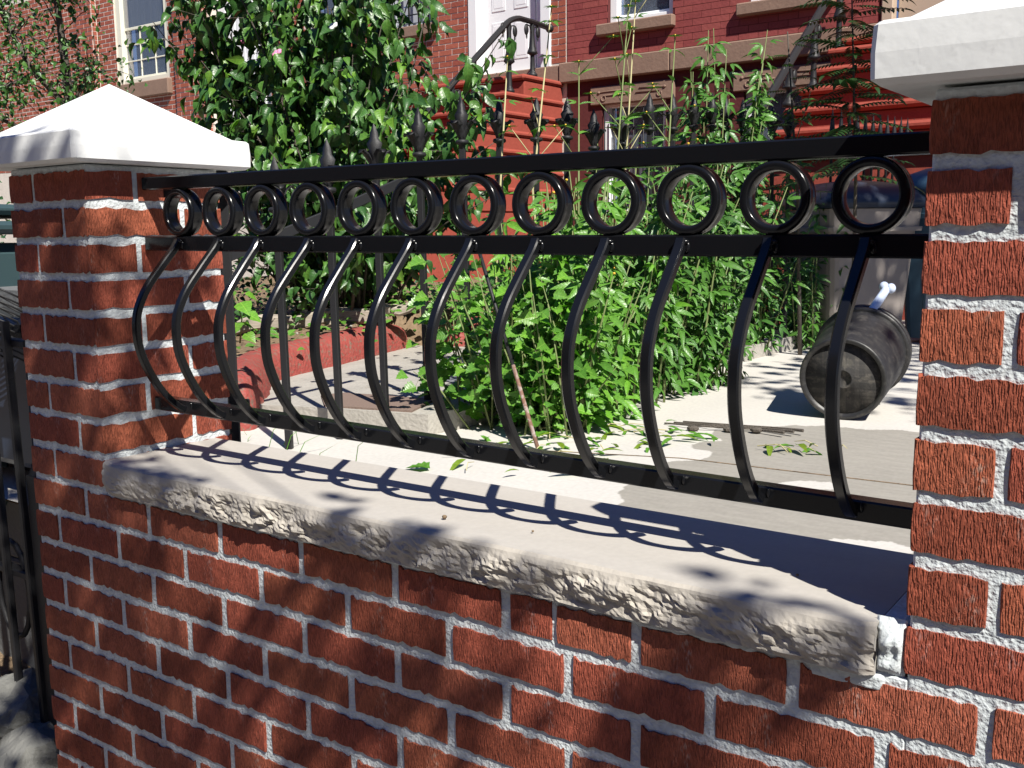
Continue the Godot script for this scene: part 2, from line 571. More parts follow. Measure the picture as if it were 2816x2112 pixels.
# ------------------------------------------------------------------ front wall
# one brick: front face at z = 0, origin at its lower left front corner; jagged arrises where mortar has run over them
func brick_mesh(w: float, h: float, dl: float, dr: float, seed_: int) -> ArrayMesh:
	rng.seed = seed_
	var path := []
	var run := []
	var acc := 0.0
	var add := func(a: Vector2, b: Vector2, n: int, last: bool):
		for i in (n + 1 if last else n):
			path.append(a.lerp(b, float(i) / n))
	add.call(Vector2(0, -dl), Vector2(0, -0.0015), maxi(1, int(dl / 0.02)), true)
	add.call(Vector2(0.0015, 0), Vector2(w - 0.0015, 0), maxi(3, int(w / 0.009)), true)
	add.call(Vector2(w, -0.0015), Vector2(w, -dr), maxi(1, int(dr / 0.02)), true)
	for i in path.size():
		if i > 0:
			acc += (path[i] - path[i - 1]).length()
		run.append(acc)
	var u0 := rng.randf_range(0.0, 0.32)
	var v0 := rng.randf_range(0.07, 0.24)
	var ys := [0.0, h * 0.34, h * 0.68, h]
	var rows := []
	for j in 4:
		var row := []
		for i in path.size():
			var p: Vector2 = path[i]
			var y: float = ys[j]
			var inward := Vector2(clampf(p.x, 0.008, w - 0.008), minf(p.y, -0.006))
			var dir := (p - inward).normalized()
			var out := rng.randf_range(-0.0005, 0.0004)
			if j == 0 or j == 3:
				y += (1.0 if j == 0 else -1.0) * (rng.randf_range(-0.0010, 0.0014) + (rng.randf_range(0.0, 0.0042) if rng.randf() < 0.4 else 0.0))
				out -= 0.0006
			p += dir * out
			if (i == 0 or absf(path[i].x) < 0.002 or absf(path[i].x - w) < 0.002) and path[i].y > -0.002:
				p.x += (0.5 * w - p.x) * rng.randf_range(0.0, 0.012)
			row.append([Vector3(p.x, y, p.y), Vector2((run[i] + u0), v0 + h - y)])
		rows.append(row)
	var inner := [[], []]
	for e in 2:
		for i in path.size():
			var q: Vector3 = rows[0 if e == 0 else 3][i][0]
			inner[e].append(Vector3(clampf(q.x, 0.012, w - 0.012), q.y + (0.0004 if e == 0 else -0.0004), minf(q.z, -0.012)))
	var st := begin()
	for i in range(path.size() - 1):
		var o := Vector3(path[i].x + path[i + 1].x, 0, path[i].y + path[i + 1].y) * 0.5 - Vector3(clampf(path[i].x, 0.02, w - 0.02), 0, minf(path[i].y, -0.02))
		for j in 3:
			var a: Array = rows[j][i]
			var b: Array = rows[j][i + 1]
			var c: Array = rows[j + 1][i + 1]
			var d: Array = rows[j + 1][i]
			poly(st, [a[0], b[0], c[0], d[0]], o, [a[1], b[1], c[1], d[1]])
		for e in 2:
			var a: Array = rows[0 if e == 0 else 3][i]
			var b: Array = rows[0 if e == 0 else 3][i + 1]
			poly(st, [a[0], b[0], inner[e][i + 1], inner[e][i]], Vector3.DOWN if e == 0 else Vector3.UP, [a[1], b[1], b[1], a[1]])
	return done(st)

var brick_cache := {}
func brick_at(parent: Node3D, x: float, y: float, w: float, h: float, dl: float, dr: float, xf := Transform3D.IDENTITY) -> void:
	var ww := snappedf(w, 0.001)
	var v := randi_range(0, 2)
	var key := "%.3f_%.3f_%.2f_%.2f_%d" % [ww, h, dl, dr, v]
	if not brick_cache.has(key):
		brick_cache[key] = brick_mesh(ww, h, dl, dr, hash(key))
	var jit := Vector3(randf_range(-0.0006, 0.0006), randf_range(-0.0012, 0.0012), randf_range(-0.0012, 0.0012))
	var t := xf * Transform3D(Basis(Vector3.FORWARD, randf_range(-0.004, 0.004)) * Basis(Vector3.UP, randf_range(-0.004, 0.004)), Vector3(x, y, 0) + jit)
	obj("brick", brick_cache[key], M["brick_%d" % randi_range(0, 3)], parent, t)

func cap_mesh(hx: float, hz: float, y0: float, y1: float, top: float) -> ArrayMesh:
	var st := begin()
	var levels := [[-0.03, y0 + 0.002], [-0.008, y0], [0.0, y0 + 0.006], [0.0005, (y0 + y1) / 2], [-0.001, y1 - 0.004], [-0.005, y1], [-0.024, y1 + 0.003]]
	var rings := []
	for l in levels:
		var ring := []
		for q in [[1, 1], [-1, 1], [-1, -1], [1, -1]]:
			var cx: float = q[0] * (hx + l[0])
			var cz: float = q[1] * (hz + l[0])
			var b := 0.006
			var first := Vector3(cx - q[0] * b, l[1], cz)
			var second := Vector3(cx, l[1], cz - q[1] * b)
			if q[0] * q[1] > 0:
				ring.append(second)
				ring.append(first)
			else:
				ring.append(first)
				ring.append(second)
		rings.append(ring)
	for i in range(rings.size() - 1):
		for k in 8:
			var a: Vector3 = rings[i][k]
			var b: Vector3 = rings[i][(k + 1) % 8]
			var o := (a + b) * 0.5
			o.y = 0.0
			o = o.normalized()
			if i == 0:
				o = Vector3.DOWN
			elif levels[i][0] > levels[i + 1][0] + 0.01:
				o = Vector3.UP
			poly(st, [a, b, rings[i + 1][(k + 1) % 8], rings[i + 1][k]], o)
	for k in 8:
		poly(st, [rings[-1][k], rings[-1][(k + 1) % 8], Vector3(0, top, 0)], Vector3.UP)
	poly(st, rings[0], Vector3.DOWN)
	return done(st)

func sill_mesh(x0: float, x1: float) -> Array:
	# split stone: cross-section points from the top back edge round the front to the bottom back edge
	var na := noise(81, 8.0, 4)
	var nb := noise(82, 24.0, 3, FastNoiseLite.TYPE_CELLULAR)
	nb.cellular_return_type = FastNoiseLite.RETURN_CELL_VALUE
	nb.domain_warp_enabled = true
	nb.domain_warp_amplitude = 0.05
	nb.domain_warp_frequency = 9.0
	var nc := noise(83, 90.0, 3)
	var n := 300
	var m := 16
	var top := begin()
	var face := begin()
	var grid := []
	for i in n + 1:
		var f := float(i) / n
		var x := lerpf(x0, x1, f)
		var row := []
		var ends := 0.010 * (1.0 - smoothstep(0.0, 0.035, x - x0)) + 0.008 * (1.0 - smoothstep(0.0, 0.015, x1 - x))
		for k in m + 1:
			var t := float(k) / m
			var y := lerpf(-0.0065, -0.066, t)
			var bulge := 0.005 * sin(PI * pow(t, 0.7))
			var big := 0.009 * na.get_noise_2d(x * 1.0, y * 2.0)
			var slab := 0.0065 * nb.get_noise_2d(x * 1.6, y * 2.6) * smoothstep(0.10, 0.4, t)
			var fine := 0.0020 * nc.get_noise_2d(x, y)
			var amt := smoothstep(0.0, 0.28, t) * (1.0 - 0.75 * smoothstep(0.86, 1.0, t)) * (0.5 + 0.5 * smoothstep(x0 + 0.1, x0 + 0.25, x))
			var z := 0.013 + bulge + (big + slab + fine) * amt + 0.0015 * na.get_noise_2d(x * 3.0, 9.0) - ends
			z -= 0.003 * (1.0 - smoothstep(0.0, 0.05, t))
			row.append(Vector3(x, y, z))
		grid.append(row)
	for i in n:
		for k in m:
			poly(face, [grid[i][k], grid[i + 1][k], grid[i + 1][k + 1], grid[i][k + 1]], Vector3(0, 0.3, 1))
		var a: Vector3 = grid[i][0]
		var b: Vector3 = grid[i + 1][0]
		poly(top, [a, b, Vector3(b.x, -0.0065, -0.256), Vector3(a.x, -0.0065, -0.256)], Vector3.UP)
		var c: Vector3 = grid[i][m]
		var d: Vector3 = grid[i + 1][m]
		poly(top, [c, d, Vector3(d.x, -0.066, -0.256), Vector3(c.x, -0.066, -0.256)], Vector3.DOWN)
	for e in [0, n]:
		var pts := []
		for k in m + 1:
			pts.append(grid[e][k])
		pts.append(Vector3(grid[e][0].x, -0.066, -0.256))
		pts.append(Vector3(grid[e][0].x, -0.0065, -0.256))
		poly(top, pts, Vector3(-1 if e == 0 else 1, 0, 0))
	poly(top, [Vector3(x0, -0.0065, -0.256), Vector3(x1, -0.0065, -0.256), Vector3(x1, -0.066, -0.256), Vector3(x0, -0.066, -0.256)], Vector3.FORWARD)
	return [done(top), done(face)]

func lump_sheet(x0: float, x1: float, y0: float, y1: float, z: float, amp: float, seed_: int, nx := 14, ny := 14) -> ArrayMesh:
	var nn := noise(seed_, 40.0, 3)
	var st := begin(true)
	var g := []
	for i in nx + 1:
		var r := []
		for k in ny + 1:
			var u := float(i) / nx
			var v := float(k) / ny
			var edge := smoothstep(0.0, 0.2, minf(minf(u, 1 - u), minf(v, 1 - v)))
			r.append(Vector3(lerpf(x0, x1, u), lerpf(y0, y1, v), z - 0.012 + edge * (0.012 + amp * nn.get_noise_2d(u * (x1 - x0), v * (y1 - y0)))))
		g.append(r)
	for i in nx:
		for k in ny:
			poly(st, [g[i][k], g[i + 1][k], g[i + 1][k + 1], g[i][k + 1]], Vector3(0, 0, 1))
	return done(st)

func front_wall() -> void:
	seed(11)
	var h := COURSE - J
	var left := thing("brick_pillar", "red brick pillar at the left end of the railing, dappled with leaf shade", "pillar", Vector3(EX, -1.3, 0), 0.0, "brick pillars of the garden wall")
	var right := thing("brick_pillar", "sunlit red brick pillar at the right edge, cut off by the frame", "pillar", Vector3(0, -1.3, 0), 0.0, "brick pillars of the garden wall")
	var wall := thing("low_brick_wall", "low red brick wall under the railing with pale mortar joints and a stone sill", "wall", Vector3(WX, -1.3, 0))
	var lo := Transform3D(Basis(), -left.position)
	var ro := Transform3D(Basis(), -right.position)
	var wo := Transform3D(Basis(), -wall.position)
	# mortar cores
	var st := begin()
	bbox(st, Vector3((EX + WX) / 2, -0.377, -0.151), Vector3(WX - EX - 0.007, 1.846, 0.295), 0.003)
	obj("mortar", done(st), M.mortar, left, lo)
	st = begin()
	bbox(st, Vector3(0.136, -0.377, -0.151), Vector3(0.265, 1.846, 0.295), 0.003)
	obj("mortar", done(st), M.mortar, right, ro)
	st = begin()
	bbox(st, Vector3(WX / 2, -0.683, -0.1405), Vector3(-WX + 0.009, 1.233, 0.2742), 0.002)
	obj("mortar", done(st), M.mortar, wall, wo)
	# pillars above and beside the sill
	for r in range(-1, 8):
		var y := r * COURSE + J / 2
		var even := posmod(r, 2) == 0
		if even:
			brick_at(left, EX, y, 0.1765, h, 0.09, 0.012, lo)
			brick_at(left, EX + 0.1885, y, WX - EX - 0.1885, h, 0.012, 0.202, lo)
			brick_at(left, 0.214, y, 0.088, h, 0.012, 0.012, lo * Transform3D(Basis(Vector3.UP, PI / 2), Vector3(WX, 0, 0)))
			brick_at(right, 0, y, 0.078, h, 0.202, 0.012, ro)
			brick_at(right, 0.090, y, 0.182, h, 0.012, 0.09, ro)
		else:
			brick_at(left, EX, y, 0.0795, h, 0.2, 0.012, lo)
			brick_at(left, EX + 0.0915, y, WX - EX - 0.0915, h, 0.012, 0.099, lo)
			brick_at(left, 0.111, y, 0.191, h, 0.012, 0.012, lo * Transform3D(Basis(Vector3.UP, PI / 2), Vector3(WX, 0, 0)))
			brick_at(right, 0, y, 0.178, h, 0.09, 0.012, ro)
			brick_at(right, 0.190, y, 0.082, h, 0.012, 0.2, ro)
	# the wall and the pillar feet share one bond
	for r in range(-16, -1):
		var y := r * COURSE + J / 2
		var off := 0.0 if posmod(r, 2) == 0 else 0.5
		for n in range(-1, 12):
			var a := X0 + MOD * (n + off) + J / 2
			var b := a + MOD - J
			if a < EX:
				a = EX
			b = minf(b, 0.272)
			if b - a < 0.03:
				continue
			var where := wall
			var o := wo
			if (a + b) / 2 < WX - 0.02:
				where = left
				o = lo
			elif (a + b) / 2 > 0.02:
				where = right
				o = ro
			if r == -2 and a < -0.45 and b > -0.45:
				brick_at(where, a, y, -0.450 - a, h, 0.012, 0.012, o)
				brick_at(where, -0.4425, y, b + 0.4425, h, 0.012, 0.012, o)
			else:
				brick_at(where, a, y, b - a, h, 0.09 if a == EX else 0.012, 0.012, o)
	# caps
	obj("cap", cap_mesh(0.1815, 0.199, 0.546 + 1.3, 0.603 + 1.3, 0.714 + 1.3), M.cap_stone, left, Transform3D(Basis(), Vector3((WX - EX) / 2, 0, -0.15)))
	obj("cap", cap_mesh(0.1815, 0.199, 0.5475 + 1.3, 0.608 + 1.3, 0.716 + 1.3), M.cap_stone, right, Transform3D(Basis(), Vector3(0.136, 0, -0.15)))
	# sill
	var sm := sill_mesh(WX + 0.002, -0.028)
	var sill := obj("stone_sill", sm[0], M.limestone, wall, wo)
	obj("split_face", sm[1], M.limestone_split, sill)
	# slapped-on mortar at the sill's right end, and squeezed under it
	obj("mortar_patch", lump_sheet(-0.031, 0.0005, -0.068, -0.002, 0.004, 0.009, 91), M.mortar, wall, wo)
	st = begin()
	bbox(st, Vector3(-0.0145, -0.035, -0.13), Vector3(0.029, 0.060, 0.25), 0.004)
	obj("mortar_bed", done(st), M.mortar, wall, wo)
	obj("mortar_patch", lump_sheet(-0.115, -0.005, -0.090, -0.060, 0.0005, 0.0035, 92, 30, 10), M.mortar, wall, wo)
	obj("mortar_patch", lump_sheet(-0.40, -0.13, -0.080, -0.058, 0.0005, 0.006, 93, 60, 8), M.mortar, wall, wo)
	obj("mortar_patch", lump_sheet(WX + 0.02, -0.45, -0.078, -0.058, 0.0, 0.006, 94, 160, 8), M.mortar, wall, wo)
	st = begin(true)
	for p in [Vector3(-0.668, -0.002, -0.045), Vector3(-0.52, -0.003, -0.06), Vector3(-0.15, -0.004, -0.09)]:
		ball(st, p, Vector3(0.004, 0.003, 0.004) * (1.0 if p.x < -0.6 else 0.5), 5)
	tag(obj("dropped_crumbs", done(st), M.soil), "tiny dark crumbs lying on the pale stone sill", "crumbs").set_meta("kind", "stuff")

func railing() -> void:
	var r := thing("belly_railing", "glossy black iron railing with a row of rings and bowed bars between the brick pillars", "railing", Vector3(WX, 0, 0))
	r.rotation.z = -0.0062
	var z := -0.127
	var len := -WX
	for e in [["top_rail", 0.5130, 0.024], ["middle_rail", 0.4000, 0.0275], ["bottom_rail", 0.0885, 0.026]]:
		var st := begin()
		bbox(st, Vector3(len / 2, e[1], z), Vector3(len - 0.004, e[2], 0.026), 0.0022)
		obj(e[0], done(st), M.gloss_black, r)
	# ring: a flat band bent round, slightly dished
	var prof := []
	for q in [[-0.0050, -0.0125], [-0.0030, -0.0140], [0.0030, -0.0140], [0.0052, -0.0125], [0.0062, -0.0080], [0.0055, -0.0035], [0.0052, 0.0], [0.0055, 0.0035], [0.0062, 0.0080], [0.0052, 0.0125], [0.0030, 0.0140], [-0.0030, 0.0140], [-0.0050, 0.0125], [-0.0062, 0.006], [-0.0064, 0.0], [-0.0062, -0.006]]:
		prof.append(Vector2(0.0383 + q[0], q[1]))
	prof.append(prof[0])
	var st := begin(true)
	lathe_into(st, prof, 48, Transform3D(Basis(Vector3.RIGHT, PI / 2), Vector3.ZERO))
	var ring := done(st)
	# bowed bar
	var cy := [0.408, 0.395, 0.360, 0.320, 0.282, 0.250, 0.210, 0.165, 0.125, 0.096, 0.089]
	var cz := [-0.112, -0.105, -0.073, -0.039, -0.019, -0.014, -0.018, -0.036, -0.061, -0.090, -0.104]
	var cu := Curve3D.new()
	for i in cy.size():
		var a := Vector3(0, cy[maxi(i - 1, 0)], cz[maxi(i - 1, 0)])
		var b := Vector3(0, cy[mini(i + 1, cy.size() - 1)], cz[mini(i + 1, cz.size() - 1)])
		cu.add_point(Vector3(0, cy[i], cz[i]), -(b - a) / 6.0, (b - a) / 6.0)
	var pts := []
	for i in 41:
		pts.append(cu.sample_baked(cu.get_baked_length() * i / 40.0, true))
	var bar := sweep(pts, square(0.0140, 0.0125, 0.0020), Vector3(0, 0, 1))
	rng.seed = 77
	var xs := [-1.358, -1.242, -1.127, -1.011, -0.897, -0.781, -0.663, -0.548, -0.433, -0.319, -0.205, -0.092]
	for x in xs:
		var lx: float = x - WX
		obj("ring", ring, M.gloss_black, r, Transform3D(Basis(), Vector3(lx, 0.4572, z)))
		var b := obj("bowed_bar", bar, M.gloss_black, r, Transform3D(Basis(Vector3.UP, rng.randf_range(-0.05, 0.05)), Vector3(lx, 0, 0)))
		for e in [[Vector3(0.004, 0.405, -0.110), Vector3(0.0075, 0.004, 0.005)], [Vector3(0.008, 0.398, -0.113), Vector3(0.004, 0.007, 0.003)], [Vector3(0.0085, 0.094, -0.114), Vector3(0.0022, 0.006, 0.002)], [Vector3(-0.002, 0.4155, -0.125), Vector3(0.008, 0.005, 0.009)], [Vector3(0.0, 0.5005, -0.125), Vector3(0.010, 0.004, 0.009)]]:
			var w := begin(true)
			ball(w, Vector3.ZERO, e[1])
			obj("weld", done(w), M.gloss_black, b, Transform3D(Basis(), e[0]))
	var tab := begin()
	poly(tab, [Vector3(0.03, 0.501, -0.142), Vector3(0.085, 0.501, -0.142), Vector3(0.06, 0.475, -0.142)], Vector3(0, 0, 1))
	bbox(tab, Vector3(0.055, 0.494, -0.1445), Vector3(0.05, 0.014, 0.004))
	obj("fixing_tab", done(tab), M.gloss_black, r)

# ------------------------------------------------------------------ old fence behind
func finial_mesh() -> ArrayMesh:
	var st := begin(true)
	# collar and neck
	lathe_into(st, [Vector2(0.0, -0.002), Vector2(0.011, -0.002), Vector2(0.012, 0.012), Vector2(0.022, 0.016), Vector2(0.025, 0.022), Vector2(0.022, 0.029), Vector2(0.012, 0.031), Vector2(0.010, 0.045), Vector2(0.0, 0.05)], 12)
	# spear: four-sided blade
	var sp := [[0.03, 0.010], [0.075, 0.017], [0.115, 0.029], [0.130, 0.0175], [0.150, 0.0145], [0.178, 0.0015]]
	for i in range(sp.size() - 1):
		for k in 4:
			var a0 := TAU * k / 4
			var a1 := TAU * (k + 1) / 4
			var f := func(e, a): return Vector3(cos(a) * e[1] * 0.9, e[0], sin(a) * e[1] * 0.9)
			poly(st, [f.call(sp[i], a0), f.call(sp[i], a1), f.call(sp[i + 1], a1), f.call(sp[i + 1], a0)], Vector3(cos((a0 + a1) / 2), 0.2, sin((a0 + a1) / 2)))
	# four curled leaves
	for k in 4:
		var a := TAU * k / 4 + PI / 4
		var d := Vector3(cos(a), 0, sin(a))
		var s := Vector3(-sin(a), 0, cos(a))
		var p := [[0.009, 0.034, 0.010], [0.017, 0.056, 0.017], [0.031, 0.080, 0.022], [0.047, 0.095, 0.020], [0.055, 0.085, 0.010]]
		for i in range(p.size() - 1):
			var q0: Array = p[i]
			var q1: Array = p[i + 1]
			var l0: Vector3 = d * q0[0] + Vector3.UP * q0[1]
			var l1: Vector3 = d * q1[0] + Vector3.UP * q1[1]
			var r0: Vector3 = l0 + d * 0.004 - Vector3.UP * 0.002
			var r1: Vector3 = l1 + d * 0.004 - Vector3.UP * 0.002
			poly(st, [l0 - s * q0[2], r0, r1, l1 - s * q1[2]], d - s * 0.5)
			poly(st, [r0, l0 + s * q0[2], l1 + s * q1[2], r1], d + s * 0.5)
			poly(st, [l0 - s * q0[2], l1 - s * q1[2], l1 + s * q1[2], l0 + s * q0[2]], -d + Vector3.UP * 0.5)
	return done(st)

func iron_fence() -> void:
	var f := thing("iron_picket_fence", "old black iron picket fence with leafy spear finials running back from the left pillar", "fence", Vector3(-2.12, -0.3, -0.8))
	var fin := finial_mesh()
	var tips := [Vector3(-2.121, 0.585, -0.80), Vector3(-2.098, 0.644, -1.009), Vector3(-2.077, 0.707, -1.206), Vector3(-2.057, 0.767, -1.399), Vector3(-2.036, 0.834, -1.594), Vector3(-2.014, 0.887, -1.801), Vector3(-1.993, 0.903, -1.994), Vector3(-1.971, 0.92, -2.202), Vector3(-1.951, 0.937, -2.388), Vector3(-1.933, 0.906, -2.564), Vector3(-1.912, 0.934, -2.757), Vector3(-1.89, 1.006, -2.96), Vector3(-1.871, 1.021, -3.145), Vector3(-1.852, 1.042, -3.317), Vector3(-1.835, 1.055, -3.476), Vector3(-1.82, 1.05, -3.60), Vector3(-1.804, 1.052, -3.767), Vector3(-1.79, 1.051, -3.906), Vector3(-1.77, 1.05, -4.07), Vector3(-1.75, 1.05, -4.25)]
	rng.seed = 5
	var post := box_mesh(Vector3(0.021, 1.0, 0.021), 0.002, Vector3(0, -0.5, 0))
	for i in tips.size():
		var t: Vector3 = tips[i] - f.position
		var base := t.y - 0.178
		var turn := Basis(Vector3.UP, rng.randf_range(0.2, 0.5))
		var lean := Basis(Vector3(1, 0, 0), rng.randf_range(-0.012, 0.012)) * Basis(Vector3(0, 0, 1), rng.randf_range(-0.012, 0.012))
		var p := obj("picket", post, M.old_iron, f, Transform3D(lean * turn, Vector3(t.x, base, t.z)))
		p.scale = Vector3(1, base + 0.03, 1)
		obj("finial", fin, M.old_iron, f, Transform3D(lean * Basis(Vector3.UP, rng.randf_range(0.3, 1.1)), Vector3(t.x, base, t.z)))
	# the fence rail: climbs with the first pickets, then runs on level
	var rail := []
	for p in [Vector3(-2.135, 0.29, -0.66), Vector3(-2.118, 0.355, -0.827), Vector3(-2.07, 0.47, -1.17), Vector3(-2.045, 0.587, -1.509)]:
		rail.append(p - f.position + Vector3(0.016, 0, 0.004))
	obj("sloping_rail", sweep(rail, square(0.012, 0.032, 0.002)), M.old_iron, f)
	rail = []
	for i in range(5, tips.size()):
		rail.append(tips[i] - f.position + Vector3(0.014, -0.245, 0))
	obj("rail", sweep(rail, square(0.010, 0.030, 0.002)), M.old_iron, f)
	rail = []
	for i in tips.size():
		rail.append(Vector3(tips[i].x, -0.13, tips[i].z) - f.position + Vector3(0.014, 0, 0) + Vector3(0, 0, 0))
	obj("rail", sweep(rail.slice(5), square(0.010, 0.030, 0.002)), M.old_iron, f)
	var flat := begin()
	bbox(flat, Vector3(0, 0.22, 0), Vector3(0.022, 1.2, 0.008), 0.002)
	bbox(flat, Vector3(0.020, 0.27, 0), Vector3(0.03, 0.05, 0.006), 0.002)
	var g := thing("gate_post", "narrow dark iron post bolted to the back of the left pillar", "post", Vector3(WX - 0.02, -0.35, -0.325))
	obj("post_bar", done(flat), M.old_iron, g, Transform3D(Basis(Vector3.UP, 0.6), Vector3(0, 0.12, 0)))
	# prop
	var a := Vector3(-1.433, -0.236, -1.409)
	var b := Vector3(-1.80, 0.43, -1.575)
	var prop := thing("leaning_rod", "thin iron rod leaning on the picket fence, bare and rusty at its foot", "rod", a)
	obj("painted_rod", tube([(b - a) * 0.36, (b - a)], [0.0062, 0.0062], 10), M.old_iron, prop)
	obj("rusty_foot", tube([Vector3.ZERO, (b - a) * 0.36], [0.0064, 0.0064], 10), M.bare_rust, prop)
	# street-side spikes of the next house, seen small at the right
	var s := thing("spiked_fence", "far low row of dark iron spikes in front of the right red steps", "fence", Vector3(-1.811, 0.0, -5.423))
	var spike := begin(true)
	lathe_into(spike, [Vector2(0.0, 0.0), Vector2(0.009, 0.0), Vector2(0.009, 0.9), Vector2(0.022, 0.93), Vector2(0.019, 0.98), Vector2(0.012, 1.04), Vector2(0.001, 1.12)], 8)
	var sm := done(spike)
	for i in 12:
		obj("spike", sm, M.old_iron, s, Transform3D(Basis(), Vector3(-0.035 + i * 0.006, 0.02 + 0.006 * i, 0.2 - 0.145 * i)))
	obj("rail", sweep([Vector3(-0.04, 0.85, 0.3), Vector3(0.03, 0.9, -1.6)], square(0.01, 0.03, 0.002)), M.old_iron, s)

# ------------------------------------------------------------------ yard
func sheet(x0: float, x1: float, z0: float, z1: float, nx: int, nz: int, f: Callable, uv01 := false) -> ArrayMesh:
	var st := begin(true)
	for i in nx:
		for k in nz:
			var pts := []
			var uvs := []
			for q in [[0, 0], [1, 0], [1, 1], [0, 1]]:
				var u := float(i + q[0]) / nx
				var v := float(k + q[1]) / nz
				var x := lerpf(x0, x1, u)
				var z := lerpf(z0, z1, v)
				pts.append(Vector3(x, f.call(x, z), z))
				uvs.append(Vector2(u, v) if uv01 else Vector2(x, z))
			poly(st, pts, Vector3.UP, uvs)
	return done(st)

func plate(pts: Array, y0: float, y1: float) -> ArrayMesh:
	var st := begin()
	var c := Vector3.ZERO
	for p in pts:
		c += Vector3(p.x, 0, p.y) / pts.size()
	var tri := Geometry2D.triangulate_polygon(PackedVector2Array(pts))
	for i in range(0, tri.size(), 3):
		var w := []
		for k in 3:
			w.append(Vector3(pts[tri[i + k]].x, y1, pts[tri[i + k]].y))
		poly(st, w, Vector3.UP)
	for i in pts.size():
		var a: Vector2 = pts[i]
		var b: Vector2 = pts[(i + 1) % pts.size()]
		poly(st, [Vector3(a.x, y0, a.y), Vector3(b.x, y0, b.y), Vector3(b.x, y1, b.y), Vector3(a.x, y1, a.y)], Vector3((a.x + b.x) / 2, 0, (a.y + b.y) / 2) - c)
	return done(st)

func soil_y(x: float, z: float) -> float:
	var n: FastNoiseLite = M.soil_noise
	return -0.10 + 0.11 * smoothstep(-2.1, -2.75, z) * smoothstep(-4.3, -3.3, x) + 0.05 * smoothstep(-2.8, -4.0, z) + 0.018 * n.get_noise_2d(x, z)

func kerb_x(z: float) -> float:
	if z > -1.62:
		return lerpf(-2.96, -2.3, clampf((z + 1.62) / 0.75, 0.0, 1.0))
	if z > -2.9:
		return lerpf(-2.96, -3.33, (-1.62 - z) / 1.28)
	return lerpf(-3.33, -3.0, clampf((-2.9 - z) / 0.2, 0.0, 1.0)) - 0.45 * clampf((-3.0 - z) / 1.55, 0.0, 1.6)

